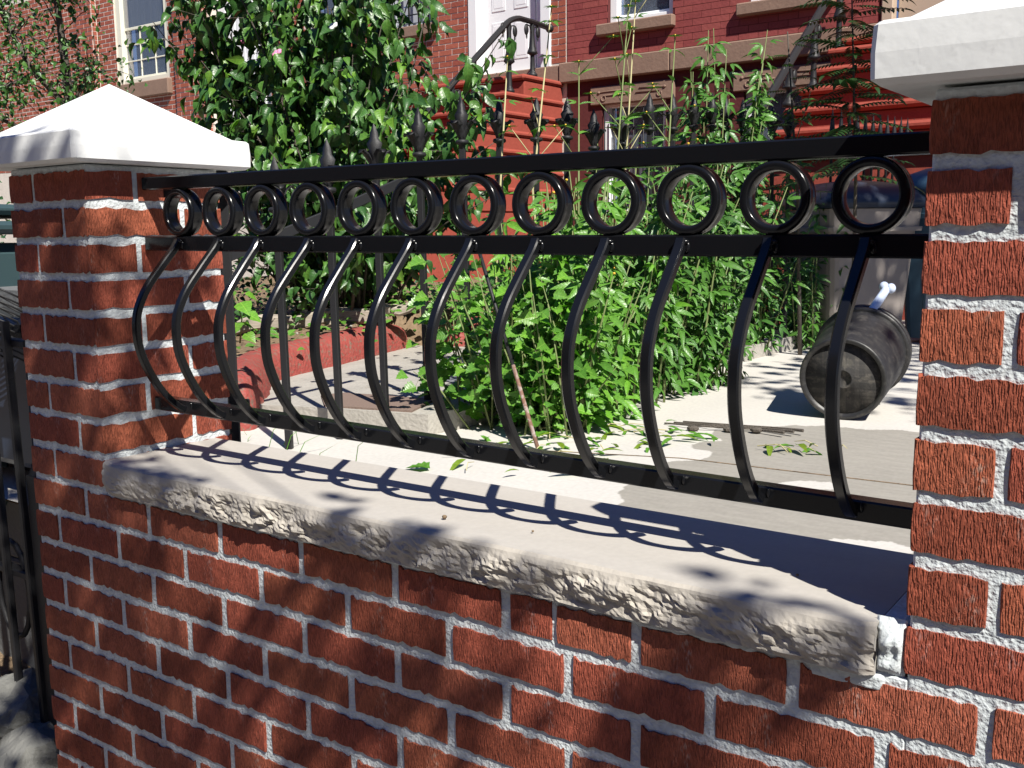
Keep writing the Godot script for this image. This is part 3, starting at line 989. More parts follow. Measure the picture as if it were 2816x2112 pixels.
func ground() -> void:
	M.soil_noise = noise(101, 2.5, 4)
	var flat := func(y): return func(_x, _z): return y
	struct("ground", sheet(-120, 120, 120, -120, 4, 4, flat.call(-1.6)), M.old_concrete)
	struct("sidewalk", plate([Vector2(-14, 0.02), Vector2(14, 0.02), Vector2(14, 4.0), Vector2(-14, 4.0)], -1.5, -0.92), M.sidewalk_concrete)
	struct("road", plate([Vector2(-60, 4.15), Vector2(60, 4.15), Vector2(60, 11.0), Vector2(-60, 11.0)], -1.5, -1.06), M.asphalt)  # out of view; kept dark to limit bounce onto the wall
	struct("kerb", plate([Vector2(-60, 4.0), Vector2(60, 4.0), Vector2(60, 4.15), Vector2(-60, 4.15)], -1.5, -0.93), M.weathered_cement)
	struct("far_sidewalk", plate([Vector2(-60, 11.0), Vector2(60, 11.0), Vector2(60, 15.0), Vector2(-60, 15.0)], -1.5, -0.93), M.sidewalk_concrete)
	var y := struct("yard_floor", sheet(-2.6, 0.4, -0.2, -5.2, 6, 10, flat.call(-0.24), true), M.yard_concrete)
	y.position.y = 0.0
	struct("yard_base", plate([Vector2(-1.62, -0.292), Vector2(9.0, -0.292), Vector2(9.0, -12.0), Vector2(-1.7, -12.0), Vector2(-1.75, -1.45), Vector2(-1.65, -1.15)], -0.9, -0.2445), M.weathered_cement)
	# joint tooled across the slab
	var jt := begin()
	for e in [[Vector3(-1.66, -0.239, -1.33), Vector3(-1.02, -0.239, -1.54)], [Vector3(-1.02, -0.239, -1.54), Vector3(0.4, -0.239, -1.61)]]:
		var d: Vector3 = (e[1] - e[0]).normalized()
		var s := Vector3(-d.z, 0, d.x) * 0.0045
		poly(jt, [e[0] - s, e[1] - s, e[1] + s, e[0] + s], Vector3.UP)
	struct("slab_joint", done(jt), M.soil)
	var gravel := struct("gravel_strip", sheet(-3.2, -1.60, -0.28, -1.55, 60, 50, func(x, z): return -0.285 + 0.010 * noise(7, 30.0, 2).get_noise_2d(x, z) if false else -0.285 + 0.008 * M.soil_noise.get_noise_2d(x * 9.0, z * 9.0)), M.gravel)
	gravel.set_meta("kind", "structure")
	var edge := obj("fallen_board", box_mesh(Vector3(0.16, 0.016, 0.012), 0.002), M.white_paint, null, Transform3D(Basis(Vector3.UP, -0.5), Vector3(-1.74, -0.262, -1.07)))
	tag(edge, "short white painted board lying at the corner of the yard slab", "board")
	# the neighbour's raised walk, its flagstones
	var walk := struct("raised_walk", plate([Vector2(-2.60, -1.19), Vector2(-2.35, -1.285), Vector2(-2.08, -1.35), Vector2(-1.86, -1.40), Vector2(-1.80, -2.0), Vector2(-1.7, -5.0), Vector2(-3.3, -5.0), Vector2(-3.3, -2.9), Vector2(-3.05, -2.2), Vector2(-2.92, -1.6)], -0.6, -0.17), M.old_concrete)
	obj("flagstone", plate([Vector2(-2.26, -1.325), Vector2(-1.93, -1.40), Vector2(-2.02, -1.63), Vector2(-2.40, -1.56), Vector2(-2.44, -1.48)], -0.2, -0.163), M.flagstone, walk)
	obj("flagstone", plate([Vector2(-2.36, -2.05), Vector2(-2.02, -1.86), Vector2(-1.95, -2.05), Vector2(-2.30, -2.40), Vector2(-2.5, -2.42)], -0.2, -0.164), M.bluestone, walk)
	obj("flagstone", plate([Vector2(-2.62, -1.95), Vector2(-2.45, -1.72), Vector2(-2.25, -1.78), Vector2(-2.42, -2.0)], -0.2, -0.166), M.old_concrete, walk)
	obj("flagstone", plate([Vector2(-2.7, -2.7), Vector2(-2.35, -2.5), Vector2(-2.1, -2.8), Vector2(-2.5, -3.2)], -0.2, -0.165), M.flagstone, walk)
	struct("soil_bed", sheet(-9.0, -2.75, 0.4, -8.7, 120, 140, func(x, z): return soil_y(x, z) - 0.4 * smoothstep(kerb_x(z) - 0.05, kerb_x(z) + 0.03, x)), M.soil)
	# red kerb: swept round-topped section
	var path := [Vector3(-2.47, -0.11, -1.10), Vector3(-2.72, -0.105, -1.36), Vector3(-2.96, -0.10, -1.62), Vector3(-3.05, -0.095, -1.86), Vector3(-3.12, -0.09, -2.14), Vector3(-3.20, -0.085, -2.42), Vector3(-3.29, -0.085, -2.72), Vector3(-3.32, -0.09, -2.88)]
	var kerb := thing("red_kerb", "rounded red painted cement kerb beside the raised walk, flaking along its foot", "kerb", Vector3(-2.47, -0.17, -1.1), 0.0, "red painted kerbs")
	obj("kerb_body", kerb_mesh(path, kerb.position, 31), M.red_painted_cement, kerb)
	var k2 := thing("red_kerb", "farther short red kerb half hidden by the lobed-leaf shrub and pickets", "kerb", Vector3(-3.05, -0.17, -3.0), 0.0, "red painted kerbs")
	obj("kerb_body", kerb_mesh([Vector3(-3.05, -0.09, -3.02), Vector3(-3.2, -0.08, -3.5), Vector3(-3.5, -0.07, -4.1), Vector3(-3.75, -0.06, -4.55)], k2.position, 32), M.red_painted_cement, k2)
	# timbers
	var t := thing("weathered_plank", "long grey weathered timber lying along the planting bed", "plank", Vector3(-3.62, -0.015, -2.44))
	obj("timber", plank_mesh(0.95, 0.085, 0.075, 3), M.grey_timber, t, Transform3D(Basis(Vector3.UP, 0.48) * Basis(Vector3.FORWARD, -0.09), Vector3.ZERO))
	var t2 := thing("split_plank", "broken brown plank end leaning on the grey timber", "plank", Vector3(-3.28, 0.022, -2.63))
	obj("timber", plank_mesh(0.45, 0.07, 0.05, 4), M.grey_timber, t2, Transform3D(Basis(Vector3.UP, 0.62) * Basis(Vector3.FORWARD, -0.16), Vector3.ZERO))
	# small stones and dead leaves along the bed and the gravel
	rng.seed = 404
	var xs := []
	var cs := []
	for i in 420:
		var p := Vector3(rng.randf_range(-5.6, -3.2), 0, rng.randf_range(-1.4, -4.8))
		p.y = soil_y(p.x, p.z) + 0.003
		if i % 3 == 0:
			p = Vector3(rng.randf_range(-2.6, -1.72), -0.280, rng.randf_range(-0.35, -1.3))
		xs.append(Transform3D(Basis.from_euler(Vector3(rng.randf() * 3, rng.randf() * 3, 0)) * Basis.from_scale(Vector3.ONE * rng.randf_range(0.25, 1.0)), p))
		cs.append(lin(1, 1, 1) * rng.randf_range(0.7, 1.1))
	tag(scatter("pebbles", box_mesh(Vector3(0.022, 0.015, 0.018), 0.005), M.pebble, xs, cs), "small pebbles strewn over the gravel strip and the planting bed", "pebbles")

func kerb_mesh(path: Array, origin: Vector3, seed_: int) -> ArrayMesh:
	var cu := Curve3D.new()
	for i in path.size():
		var a: Vector3 = path[maxi(i - 1, 0)]
		var b: Vector3 = path[mini(i + 1, path.size() - 1)]
		cu.add_point(path[i] - origin, -(b - a) / 6.0, (b - a) / 6.0)
	var nn := noise(seed_, 9.0, 4)
	var st := begin(true)
	var prof := [Vector2(-0.085, -0.16), Vector2(-0.075, 0.0), Vector2(-0.06, 0.035), Vector2(-0.03, 0.050), Vector2(0.02, 0.052), Vector2(0.055, 0.035), Vector2(0.075, 0.0), Vector2(0.088, -0.05), Vector2(0.096, -0.16)]
	var rows := []
	var n := 70
	for i in n + 1:
		var l := cu.get_baked_length() * i / n
		var p := cu.sample_baked(l, true)
		var d := (cu.sample_baked(minf(l + 0.02, cu.get_baked_length()), true) - cu.sample_baked(maxf(l - 0.02, 0), true)).normalized()
		var s := Vector3(-d.z, 0, d.x)
		var row := []
		var shut := sqrt(clampf(minf(i, n - i) / 5.0, 0.03, 1.0))
		for q in prof:
			var k := 1.0 + 0.16 * nn.get_noise_3d(p.x + q.x, q.y, p.z)
			row.append(p + s * q.x * k * lerpf(0.5, 1.0, shut) + Vector3.UP * (q.y * k if q.y < 0.0 else q.y * k * shut))
		rows.append(row)
	for i in n:
		for k in range(prof.size() - 1):
			poly(st, [rows[i][k], rows[i + 1][k], rows[i + 1][k + 1], rows[i][k + 1]], (rows[i][k] + rows[i][k + 1] - rows[i][4] * 2.0) + Vector3.UP * 0.08)
	for e in [0, n]:
		var c: Vector3 = rows[e][0] - rows[1 if e == 0 else n - 1][0]
		poly(st, rows[e], c)
	return done(st)

func plank_mesh(l: float, w: float, h: float, seed_: int) -> ArrayMesh:
	rng.seed = seed_
	var pts := []
	var sc := []
	for i in 13:
		pts.append(Vector3(-l / 2 + l * i / 12.0, 0.012 * sin(i * 1.3 + seed_), rng.randf_range(-0.006, 0.006)))
		sc.append(rng.randf_range(0.93, 1.05) * (0.75 if i == 0 or i == 12 else 1.0))
	return sweep(pts, square(w, h, 0.012), Vector3.UP, sc)

func yard_things() -> void:
	# bucket lying with its base towards the street
	var b0 := Vector3(-0.822, -0.096, -2.356)
	var b1 := Vector3(-0.868, -0.030, -2.745)
	var axis := (b1 - b0).normalized()
	var side := Vector3.UP.cross(axis).normalized()
	var turn := Basis(side, axis, side.cross(axis))
	var bk := thing("black_bucket", "dirty black plastic bucket lying on its side with its round base facing out", "bucket", b0)
	var xf := Transform3D(turn, Vector3.ZERO)
	obj("bucket_body", lathe([Vector2(0.126, 0.010), Vector2(0.132, 0.000), Vector2(0.143, -0.002), Vector2(0.146, 0.006), Vector2(0.158, 0.34), Vector2(0.158, 0.385), Vector2(0.152, 0.385), Vector2(0.139, 0.02), Vector2(0.0, 0.02)], 48), M.bucket_plastic, bk, xf)
	obj("base_disc", lathe([Vector2(0.0, 0.011), Vector2(0.026, 0.011), Vector2(0.029, 0.003), Vector2(0.034, 0.003), Vector2(0.037, 0.011), Vector2(0.128, 0.011), Vector2(0.128, 0.014)], 40), M.bucket_base, bk, xf)
	var rim := begin(true)
	lathe_into(rim, [Vector2(0.157, 0.335), Vector2(0.170, 0.335), Vector2(0.171, 0.350), Vector2(0.158, 0.352)], 48)
	lathe_into(rim, [Vector2(0.158, 0.372), Vector2(0.168, 0.372), Vector2(0.170, 0.390), Vector2(0.150, 0.392)], 48)
	obj("rim", done(rim), M.bucket_plastic, bk, xf)
	var hb := Vector3(-0.845, 0.060, -2.62)
	var hd := Vector3(-0.806, 0.197, -2.80) - hb
	var br := thing("brush_handle", "pale blue-white plastic brush handle sticking up behind the black bucket", "brush", hb)
	var st := begin(true)
	tube_into(st, [hd * -0.4, hd * 0.1, hd * 0.55, hd * 0.85, hd * 0.97], [0.013, 0.0155, 0.017, 0.016, 0.014], 12)
	ball(st, hd * 0.98 + Vector3(-0.012, 0.004, 0), Vector3(0.018, 0.019, 0.017), 10)
	ball(st, hd * 0.98 + Vector3(0.013, -0.002, 0), Vector3(0.018, 0.019, 0.017), 10)
	obj("grip", done(st), M.pale_plastic, br)
	# two wheeled bins behind the weeds
	var bin1 := thing("beige_rubbish_bin", "beige plastic rubbish bin with a domed navy lid standing at the end of the yard", "bin", Vector3(-1.58, -0.24, -4.78), 0.9, "rubbish bins")
	bin(bin1, 0.29, 0.26, 0.76, M.bin_beige, M.bin_navy)
	var bin2 := thing("blue_rubbish_bin", "dark blue rubbish bin mostly hidden behind the right brick pillar", "bin", Vector3(-1.06, -0.24, -5.15), -0.15, "rubbish bins")
	bin(bin2, 0.28, 0.26, 0.84, M.bin_blue, M.bin_blue)
	# cut weeds on the slab
	rng.seed = 88
	var sts := begin()
	var groups := [[Vector3(-1.40, -0.235, -1.38), 0.14, 30], [Vector3(-1.24, -0.235, -1.80), 0.09, 26], [Vector3(-1.30, -0.235, -1.30), 0.11, 22], [Vector3(-1.33, -0.235, -1.60), 0.13, 12], [Vector3(-0.80, -0.235, -1.80), 0.05, 8]]
	var xs := []
	var cs := []
	for g in groups:
		for i in g[2]:
			var p: Vector3 = g[0] + Vector3(rng.randfn() * g[1], 0.004 + rng.randf() * 0.012, rng.randfn() * g[1] * 0.7)
			xs.append(Transform3D(Basis(Vector3.UP, rng.randf() * TAU) * Basis(Vector3.RIGHT, -PI / 2 + rng.randf_range(-0.35, 0.35)) * Basis.from_scale(Vector3.ONE * rng.randf_range(0.6, 1.3)), p))
			cs.append(Color(1, 1, 1) if rng.randf() < 0.7 else Color(1.6, 1.0, 0.7))
		for i in 5:
			var p: Vector3 = g[0] + Vector3(rng.randfn() * g[1], 0.006, rng.randfn() * g[1])
			var d := Vector3(rng.randf_range(-1, 1), 0.02, rng.randf_range(-1, 1)) * 0.12
			tube_into(sts, [p, p + d * 0.5 + Vector3(0, 0.012, 0.01), p + d], [0.0018, 0.0016, 0.001], 4)
	var cl := scatter("pulled_weeds", lance_leaf(0.075, 0.020), M.weed_a, xs, cs)
	tag(cl, "pulled green weeds wilting in heaps on the pale yard slab", "weeds")
	var stem := obj("pulled_stalks", done(sts), M.stem_straw)
	tag(stem, "dry stalks strewn over the yard slab", "stalks")
	stem.set_meta("kind", "stuff")
	tag(obj("fallen_leaf", lobed_leaf(0.075, 0.06), M.weed_a, null, Transform3D(Basis(Vector3.UP, 1.9) * Basis(Vector3.RIGHT, -PI / 2 + 0.1), Vector3(-1.53, -0.232, -1.02))), "single green leaf lying on the pale slab just beyond the sill", "leaf")
	var vine := begin()
	for i in 3:
		var p := Vector3(-1.30 + 0.02 * i, -0.235, -1.98 - 0.03 * i)
		tube_into(vine, [p, p + Vector3(0.15, 0.01, 0.03), p + Vector3(0.3, 0.006, -0.03), p + Vector3(0.42, 0.012, 0.0)], [0.003, 0.004, 0.003, 0.006], 5)
	for p in [Vector3(-0.98, -0.228, -2.0), Vector3(-1.06, -0.230, -1.97), Vector3(-1.17, -0.231, -1.93)]:
		ball(vine, p, Vector3(0.022, 0.010, 0.018), 5)
	tag(obj("dead_vine", done(vine), M.bark), "brown dead vine stretched across the slab in front of the weeds", "vine")

func bin(root: Node3D, hx: float, hz: float, h: float, body: Material, lid: Material) -> void:
	var ring := func(sx, sz, y):
		var out := []
		var r := 0.05
		for q in [[1, 1, 0.0], [-1, 1, PI / 2], [-1, -1, PI], [1, -1, PI * 1.5]]:
			for k in 4:
				var a: float = q[2] + PI / 2 * k / 3.0
				out.append(Vector3(q[0] * (sx - r) + cos(a) * r, y, q[1] * (sz - r) + sin(a) * r))
		return out
	var loft := func(st: SurfaceTool, rings: Array, close_bottom: bool, close_top: bool):
		for i in range(rings.size() - 1):
			for k in 16:
				var a: Vector3 = rings[i][k]
				var b: Vector3 = rings[i][(k + 1) % 16]
				poly(st, [a, b, rings[i + 1][(k + 1) % 16], rings[i + 1][k]], Vector3(a.x + b.x, (rings[i + 1][k] - a).length() * 0.2 if absf(rings[i + 1][k].y - a.y) < 0.03 else 0.0, a.z + b.z))
		if close_bottom:
			poly(st, rings[0], Vector3.DOWN)
		if close_top:
			poly(st, rings[-1], Vector3.UP)
	var st := begin()
	loft.call(st, [ring.call(hx * 0.80, hz * 0.80, 0.03), ring.call(hx * 0.95, hz * 0.95, h * 0.84)], true, false)
	obj("bin_body", done(st), body, root)
	st = begin()
	loft.call(st, [ring.call(hx * 0.94, hz * 0.94, h * 0.84), ring.call(hx * 1.04, hz * 1.04, h * 0.84), ring.call(hx * 1.05, hz * 1.05, h * 0.87), ring.call(hx * 1.0, hz * 1.0, h * 0.875), ring.call(hx * 1.03, hz * 1.03, h)], true, true)
	obj("rim", done(st), body, root)
	st = begin(true)
	loft.call(st, [ring.call(hx * 1.05, hz * 1.05, h + 0.004), ring.call(hx * 1.10, hz * 1.10, h + 0.006), ring.call(hx * 1.10, hz * 1.10, h + 0.045), ring.call(hx * 0.95, hz * 0.95, h + 0.10), ring.call(hx * 0.6, hz * 0.6, h + 0.145), ring.call(hx * 0.25, hz * 0.25, h + 0.16)], true, true)
	obj("lid", done(st), lid, root)
	# moulded panels on the two faces that show
	for e in [[Vector3(-0.01, h * 0.42, hz * 0.876), Vector3(hx * 0.72, h * 0.6, 0.012), 0.0], [Vector3(-hx * 0.876, h * 0.42, 0), Vector3(hz * 0.72, h * 0.6, 0.012), PI / 2]]:
		st = begin()
		bbox(st, Vector3.ZERO, e[1], 0.005, Transform3D(Basis(Vector3.UP, e[2]) * Basis(Vector3.RIGHT, 0.05), e[0]))
		obj("panel", done(st), body, root)
	for s in [-1, 1]:
		st = begin(true)
		lathe_into(st, [Vector2(0, -0.02), Vector2(0.09, -0.02), Vector2(0.10, -0.012), Vector2(0.10, 0.012), Vector2(0.09, 0.02), Vector2(0, 0.02)], 20, Transform3D(Basis(Vector3.FORWARD, PI / 2), Vector3(s * hx * 0.8, 0.10, -hz * 0.78)))
		obj("wheel", done(st), M.bucket_plastic, root)
	obj("handle", tube([Vector3(-hx * 0.7, h * 0.93, -hz), Vector3(-hx * 0.7, h * 0.98, -hz - 0.06), Vector3(hx * 0.7, h * 0.98, -hz - 0.06), Vector3(hx * 0.7, h * 0.93, -hz)], [0.013, 0.013, 0.013, 0.013]), body, root)

# ------------------------------------------------------------------ houses
func in_holes(x0: float, x1: float, y: float, holes: Array) -> Array:
	var spans := [[x0, x1]]
	for h in holes:
		if y > h[2] and y < h[3]:
			var next := []
			for s in spans:
				if s[1] <= h[0] or s[0] >= h[1]:
					next.append(s)
				else:
					if h[0] - s[0] > 0.02:
						next.append([s[0], h[0]])
					if s[1] - h[1] > 0.02:
						next.append([h[1], s[1]])
			spans = next
	return spans

# solid wall with openings (strips of box round them), then a skin of bricks
func wall_body(st: SurfaceTool, x0: float, x1: float, y0: float, y1: float, z: float, deep: float, holes: Array) -> void:
	var ys := [y0, y1]
	for h in holes:
		for v in [h[2], h[3]]:
			if v > y0 and v < y1 and not ys.has(v):
				ys.append(v)
	ys.sort()
	for i in range(ys.size() - 1):
		for s in in_holes(x0, x1, (ys[i] + ys[i + 1]) / 2, holes):
			bbox(st, Vector3((s[0] + s[1]) / 2, (ys[i] + ys[i + 1]) / 2, z - deep / 2), Vector3(s[1] - s[0], ys[i + 1] - ys[i], deep))

func brick_skin(parent: Node3D, origin: Vector3, x0: float, x1: float, y0: float, y1: float, z: float, holes: Array, course: float, module: float, joint: float, mats: Array, seed_: int, limit: int) -> void:
	seed(seed_)
	var full := box_mesh(Vector3(1, 1, 1))
	var extra := []
	var cols := []
	var cand := []
	var r := 0
	var y := y0
	while y + course <= y1 + 0.001:
		var off := module * 0.5 * (r % 2)
		var x := x0 - off
		while x < x1:
			for s in in_holes(maxf(x, x0), minf(x + module, x1), y + course / 2, holes):
				var w: float = s[1] - s[0] - joint
				if w > 0.02:
					var jz := randf_range(-0.0015, 0.0015)
					var t := Transform3D(Basis.from_scale(Vector3(w, course - joint, 0.02)), Vector3((s[0] + s[1]) / 2, y + course / 2, z - 0.004 + jz) - origin)
					var q := seen(t.origin + origin)
					if q.x > -15 and q.x < 1040 and q.y > -10 and q.y < 200:
						cand.append([q.z, t])
					else:
						extra.append(t)
						var v := randf_range(0.85, 1.1)
						cols.append(Color(v, v, v))
			x += module
		y += course
		r += 1
	cand.sort_custom(func(a, b): return a[0] < b[0])
	for i in cand.size():
		if i < limit:
			obj("brick", full, M[mats[randi_range(0, mats.size() - 1)]], parent, cand[i][1])
		else:
			extra.append(cand[i][1])
			cols.append(Color(1, 1, 1))
	if extra.size() > 0:
		scatter("brickwork", full, M[mats[0]], extra, cols, parent)

func sash_window(parent: Node3D, o: Vector3, x0: float, x1: float, y0: float, y1: float, z: float, frame: Material, fw: float, cols: int, rows: int, mid: float) -> void:
	var w := Node3D.new()
	var key := "%d/window" % parent.get_instance_id()
	var cnt: int = used.get(key, 0)
	w.name = "window" if cnt == 0 else "window_%03d" % cnt
	used[key] = cnt + 1
	parent.add_child(w, true)
	w.position = -o
	var st := begin()
	bbox(st, Vector3(x0 + fw / 2, (y0 + y1) / 2, z), Vector3(fw, y1 - y0, 0.10), 0.004)
	bbox(st, Vector3(x1 - fw * 0.4, (y0 + y1) / 2, z), Vector3(fw * 0.8, y1 - y0, 0.10), 0.004)
	bbox(st, Vector3((x0 + x1) / 2, y0 + fw * 0.35, z - 0.002), Vector3(x1 - x0, fw * 0.7, 0.096), 0.004)
	bbox(st, Vector3((x0 + x1) / 2, y1 - fw * 0.35, z - 0.002), Vector3(x1 - x0, fw * 0.7, 0.096), 0.004)
	obj("frame", done(st), frame, w)
	var ix0 := x0 + fw
	var ix1 := x1 - fw * 0.8
	st = begin()
	var iy0 := y0 + fw * 0.7
	bbox(st, Vector3((ix0 + ix1) / 2, mid, z - 0.03), Vector3(ix1 - ix0, 0.04, 0.03), 0.004)
	obj("meeting_rail", done(st), frame, w)
	st = begin()
	bbox(st, Vector3((ix0 + ix1) / 2, iy0 + 0.02, z - 0.031), Vector3(ix1 - ix0, 0.04, 0.028), 0.004)
	obj("bottom_rail", done(st), frame, w)
	for i in range(1, cols):
		st = begin()
		bbox(st, Vector3(lerpf(ix0, ix1, float(i) / cols), (iy0 + mid) / 2, z - 0.032), Vector3(0.018, mid - iy0 - 0.06, 0.018), 0.003)
		obj("glazing_bar", done(st), frame, w)
	for i in range(1, rows):
		st = begin()
		bbox(st, Vector3((ix0 + ix1) / 2, lerpf(iy0 + 0.04, mid, float(i) / rows), z - 0.033), Vector3(ix1 - ix0 - 0.004, 0.018, 0.017), 0.003)
		obj("glazing_bar", done(st), frame, w)
	st = begin()
	bbox(st, Vector3((ix0 + ix1) / 2, (iy0 + mid) / 2, z - 0.040), Vector3(ix1 - ix0, mid - iy0, 0.003))
	obj("pane", done(st), M.glass, w)
	st = begin()
	bbox(st, Vector3((ix0 + ix1) / 2, (mid + y1) / 2, z - 0.020), Vector3(ix1 - ix0, y1 - mid, 0.003))
	obj("pane", done(st), M.glass, w)
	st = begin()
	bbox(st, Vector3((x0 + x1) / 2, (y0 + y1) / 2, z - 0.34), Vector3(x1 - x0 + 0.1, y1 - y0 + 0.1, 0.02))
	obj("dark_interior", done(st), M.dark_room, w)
	st = begin()
	for i in 14:
		var x := lerpf(ix0, ix1, (i + 0.5) / 14.0)
		bbox(st, Vector3(x, mid + 0.35, z - 0.12 - 0.012 * (i % 2)), Vector3((ix1 - ix0) / 13.0, 0.62, 0.008))
	obj("blind", done(st), M.curtain, w)

func part_box(called: String, parent: Node3D, o: Vector3, a: Vector3, b: Vector3, m: Material, bev := 0.006) -> MeshInstance3D:
	var st := begin()
	bbox(st, (a + b) / 2 - o, (b - a).abs(), bev)
	return obj(called, done(st), m, parent)

func houses() -> void:
	# ---- right-hand maroon house
	var o := Vector3(-4.0, -1.2, FZ)
	var h := thing("maroon_brick_house", "maroon painted brick house front with brownstone band, sills and white-framed windows", "house", o)
	var holes := [[-5.526, -4.75, 2.63, 4.4], [-3.92, -3.14, 2.63, 4.4], [-2.62, -1.5, 2.26, 4.6], [-5.60, -4.82, 0.6, 1.80], [-3.95, -3.17, 0.6, 1.80], [-2.62, -1.5, -0.2, 1.3]]
	var st := begin()
	wall_body(st, -6.05, 4.0, -1.2, 9.0, FZ + 0.001, 0.3, holes)
	obj("wall", done(st), M.dark_mortar, h, Transform3D(Basis(), -o))
	brick_skin(h, o, -6.045, -2.64, 2.29, 4.0, FZ, holes, 0.0677, 0.203, 0.005, ["maroon_brick_0", "maroon_brick_1", "maroon_brick_2", "maroon_brick_0"], 12, 290)
	var below := part_box("basement_wall", h, o, Vector3(-4.70, 0.2, FZ - 0.1), Vector3(-4.0, 2.06, FZ - 0.008), M.white_mortar, 0.0)
	brick_skin(below, Vector3.ZERO + o, -4.70, -4.0, 1.2, 2.03, FZ - 0.007, [], 0.0677, 0.203, 0.008, ["maroon_brick_1", "maroon_brick_0"], 13, 120)
	var below2 := part_box("basement_wall", h, o, Vector3(-6.04, 0.2, FZ - 0.1), Vector3(-5.74, 2.06, FZ - 0.008), M.white_mortar, 0.0)
	brick_skin(below2, o, -6.04, -5.74, 1.2, 2.03, FZ - 0.007, [], 0.0677, 0.203, 0.008, ["house_brick_1", "maroon_brick_1"], 14, 60)
	part_box("stone_band", h, o, Vector3(-6.12, 2.06, FZ - 0.05), Vector3(-4.75, 2.278, FZ + 0.075), M.brownstone, 0.012)
	part_box("stone_band", h, o, Vector3(-4.746, 2.062, FZ - 0.05), Vector3(-2.62, 2.276, FZ + 0.077), M.brownstone, 0.012)
	part_box("window_sill", h, o, Vector3(-5.635, 2.51, FZ - 0.06), Vector3(-4.715, 2.63, FZ + 0.085), M.brownstone, 0.012)
	part_box("window_sill", h, o, Vector3(-4.02, 2.51, FZ - 0.06), Vector3(-3.05, 2.63, FZ + 0.085), M.brownstone, 0.012)
	for e in [[-5.735, -4.71], [-4.06, -3.06]]:
		var l := part_box("carved_lintel", h, o, Vector3(e[0], 1.79, FZ - 0.06), Vector3(e[1], 1.985, FZ + 0.03), M.brownstone, 0.01)
		var cx: float = (e[0] + e[1]) / 2
		for s in [-1, 1]:
			var line := [Vector3(cx + s * 0.10, 1.93, FZ + 0.033), Vector3(cx + s * 0.32, 1.925, FZ + 0.033), Vector3(cx + s * 0.42, 1.915, FZ + 0.033)]
			var cl := begin(true)
			tube_into(cl, line, [0.006, 0.006, 0.003], 6)
			var sc := []
			var rr := []
			for i in 12:
				var a: float = PI * 0.5 + TAU * i / 11.0 * 0.85 * s
				sc.append(Vector3(cx + s * 0.34 + cos(a) * 0.028, 1.855 + sin(a) * 0.028, FZ + 0.033))
				rr.append(0.006)
			sc.push_front(Vector3(cx + s * 0.06, 1.885, FZ + 0.033))
			rr.append(0.005)
			tube_into(cl, sc, rr, 6)
			ball(cl, Vector3(cx + s * 0.40, 1.918, FZ + 0.033), Vector3(0.02, 0.016, 0.01), 5)
			obj("scroll", done(cl), M.brownstone, l, Transform3D(Basis(), -o))
	sash_window(h, o, -5.526, -4.75, 2.63, 4.4, FZ - 0.10, M.white_paint, 0.085, 1, 1, 3.5)
	sash_window(h, o, -3.92, -3.14, 2.63, 4.4, FZ - 0.10, M.white_paint, 0.085, 1, 1, 3.5)
	sash_window(h, o, -5.60, -4.82, 0.6, 1.80, FZ - 0.10, M.white_paint, 0.06, 1, 1, 1.2)
	sash_window(h, o, -3.95, -3.17, 0.6, 1.80, FZ - 0.10, M.white_paint, 0.06, 1, 1, 1.2)
	for i in 7:
		var s2 := begin(true)
		tube_into(s2, [Vector3(-5.56 + i * 0.12, 0.6, FZ + 0.01), Vector3(-5.56 + i * 0.12, 1.72, FZ + 0.01)], [0.008, 0.008], 6)
		obj("window_guard_bar", done(s2), M.old_iron, h, Transform3D(Basis(), -o))
	# beige door at the head of its stoop
	var dr := part_box("door", h, o, Vector3(-2.50, 2.28, FZ - 0.14), Vector3(-1.55, 4.6, FZ - 0.09), M.beige_paint, 0.006)
	part_box("door_casing", h, o, Vector3(-2.62, 2.28, FZ - 0.10), Vector3(-2.515, 4.6, FZ + 0.03), M.beige_paint, 0.01)
	for e in [[-2.30, 2.55, -2.0, 2.95], [-2.30, 3.1, -2.0, 4.2], [-1.92, 2.55, -1.62, 2.95], [-1.92, 3.1, -1.62, 4.2]]:
		part_box("door_panel", dr, o, Vector3(e[0], e[1], FZ - 0.1), Vector3(e[2], e[3], FZ - 0.072), M.beige_paint, 0.012)
	# ---- orange house in the middle
	o = Vector3(-8.5, -1.2, FZ)
	var m := thing("orange_brick_house", "orange-red brick house with pale mortar lines, a white door and a barred window", "house", o)
	holes = [[-7.43, -6.27, 2.26, 4.6], [-8.72, -7.97, 2.95, 4.6], [-10.2, -9.45, 2.95, 4.6], [-12.2, -10.95, 1.9, 4.6]]
	st = begin()
	wall_body(st, -12.2, -6.055, -1.2, 9.0, FZ + 0.001, 0.3, holes)
	obj("wall", done(st), M.white_mortar, m, Transform3D(Basis(), -o))
	brick_skin(m, o, -6.262, -6.06, 2.29, 4.0, FZ, [], 0.0677, 0.203, 0.013, ["house_brick_0", "house_brick_1"], 15, 80)
	brick_skin(m, o, -10.94, -7.43, 1.6, 4.0, FZ, holes, 0.0677, 0.203, 0.013, ["house_brick_0", "house_brick_1", "house_brick_2"], 16, 215)
	part_box("stone_band", m, o, Vector3(-7.5, 2.06, FZ - 0.05), Vector3(-6.125, 2.262, FZ + 0.06), M.brownstone, 0.01)
	part_box("window_sill", m, o, Vector3(-8.80, 2.82, FZ - 0.06), Vector3(-7.9, 2.95, FZ + 0.07), M.brownstone, 0.01)
	sash_window(m, o, -8.72, -7.97, 2.95, 4.6, FZ - 0.10, M.grey_paint, 0.06, 1, 1, 3.8)
	for i in 6:
		part_box("blind_slat", m, o, Vector3(-8.66, 3.02 + i * 0.105, FZ - 0.105), Vector3(-8.03, 3.11 + i * 0.105, FZ - 0.10), M.grey_paint, 0.002)
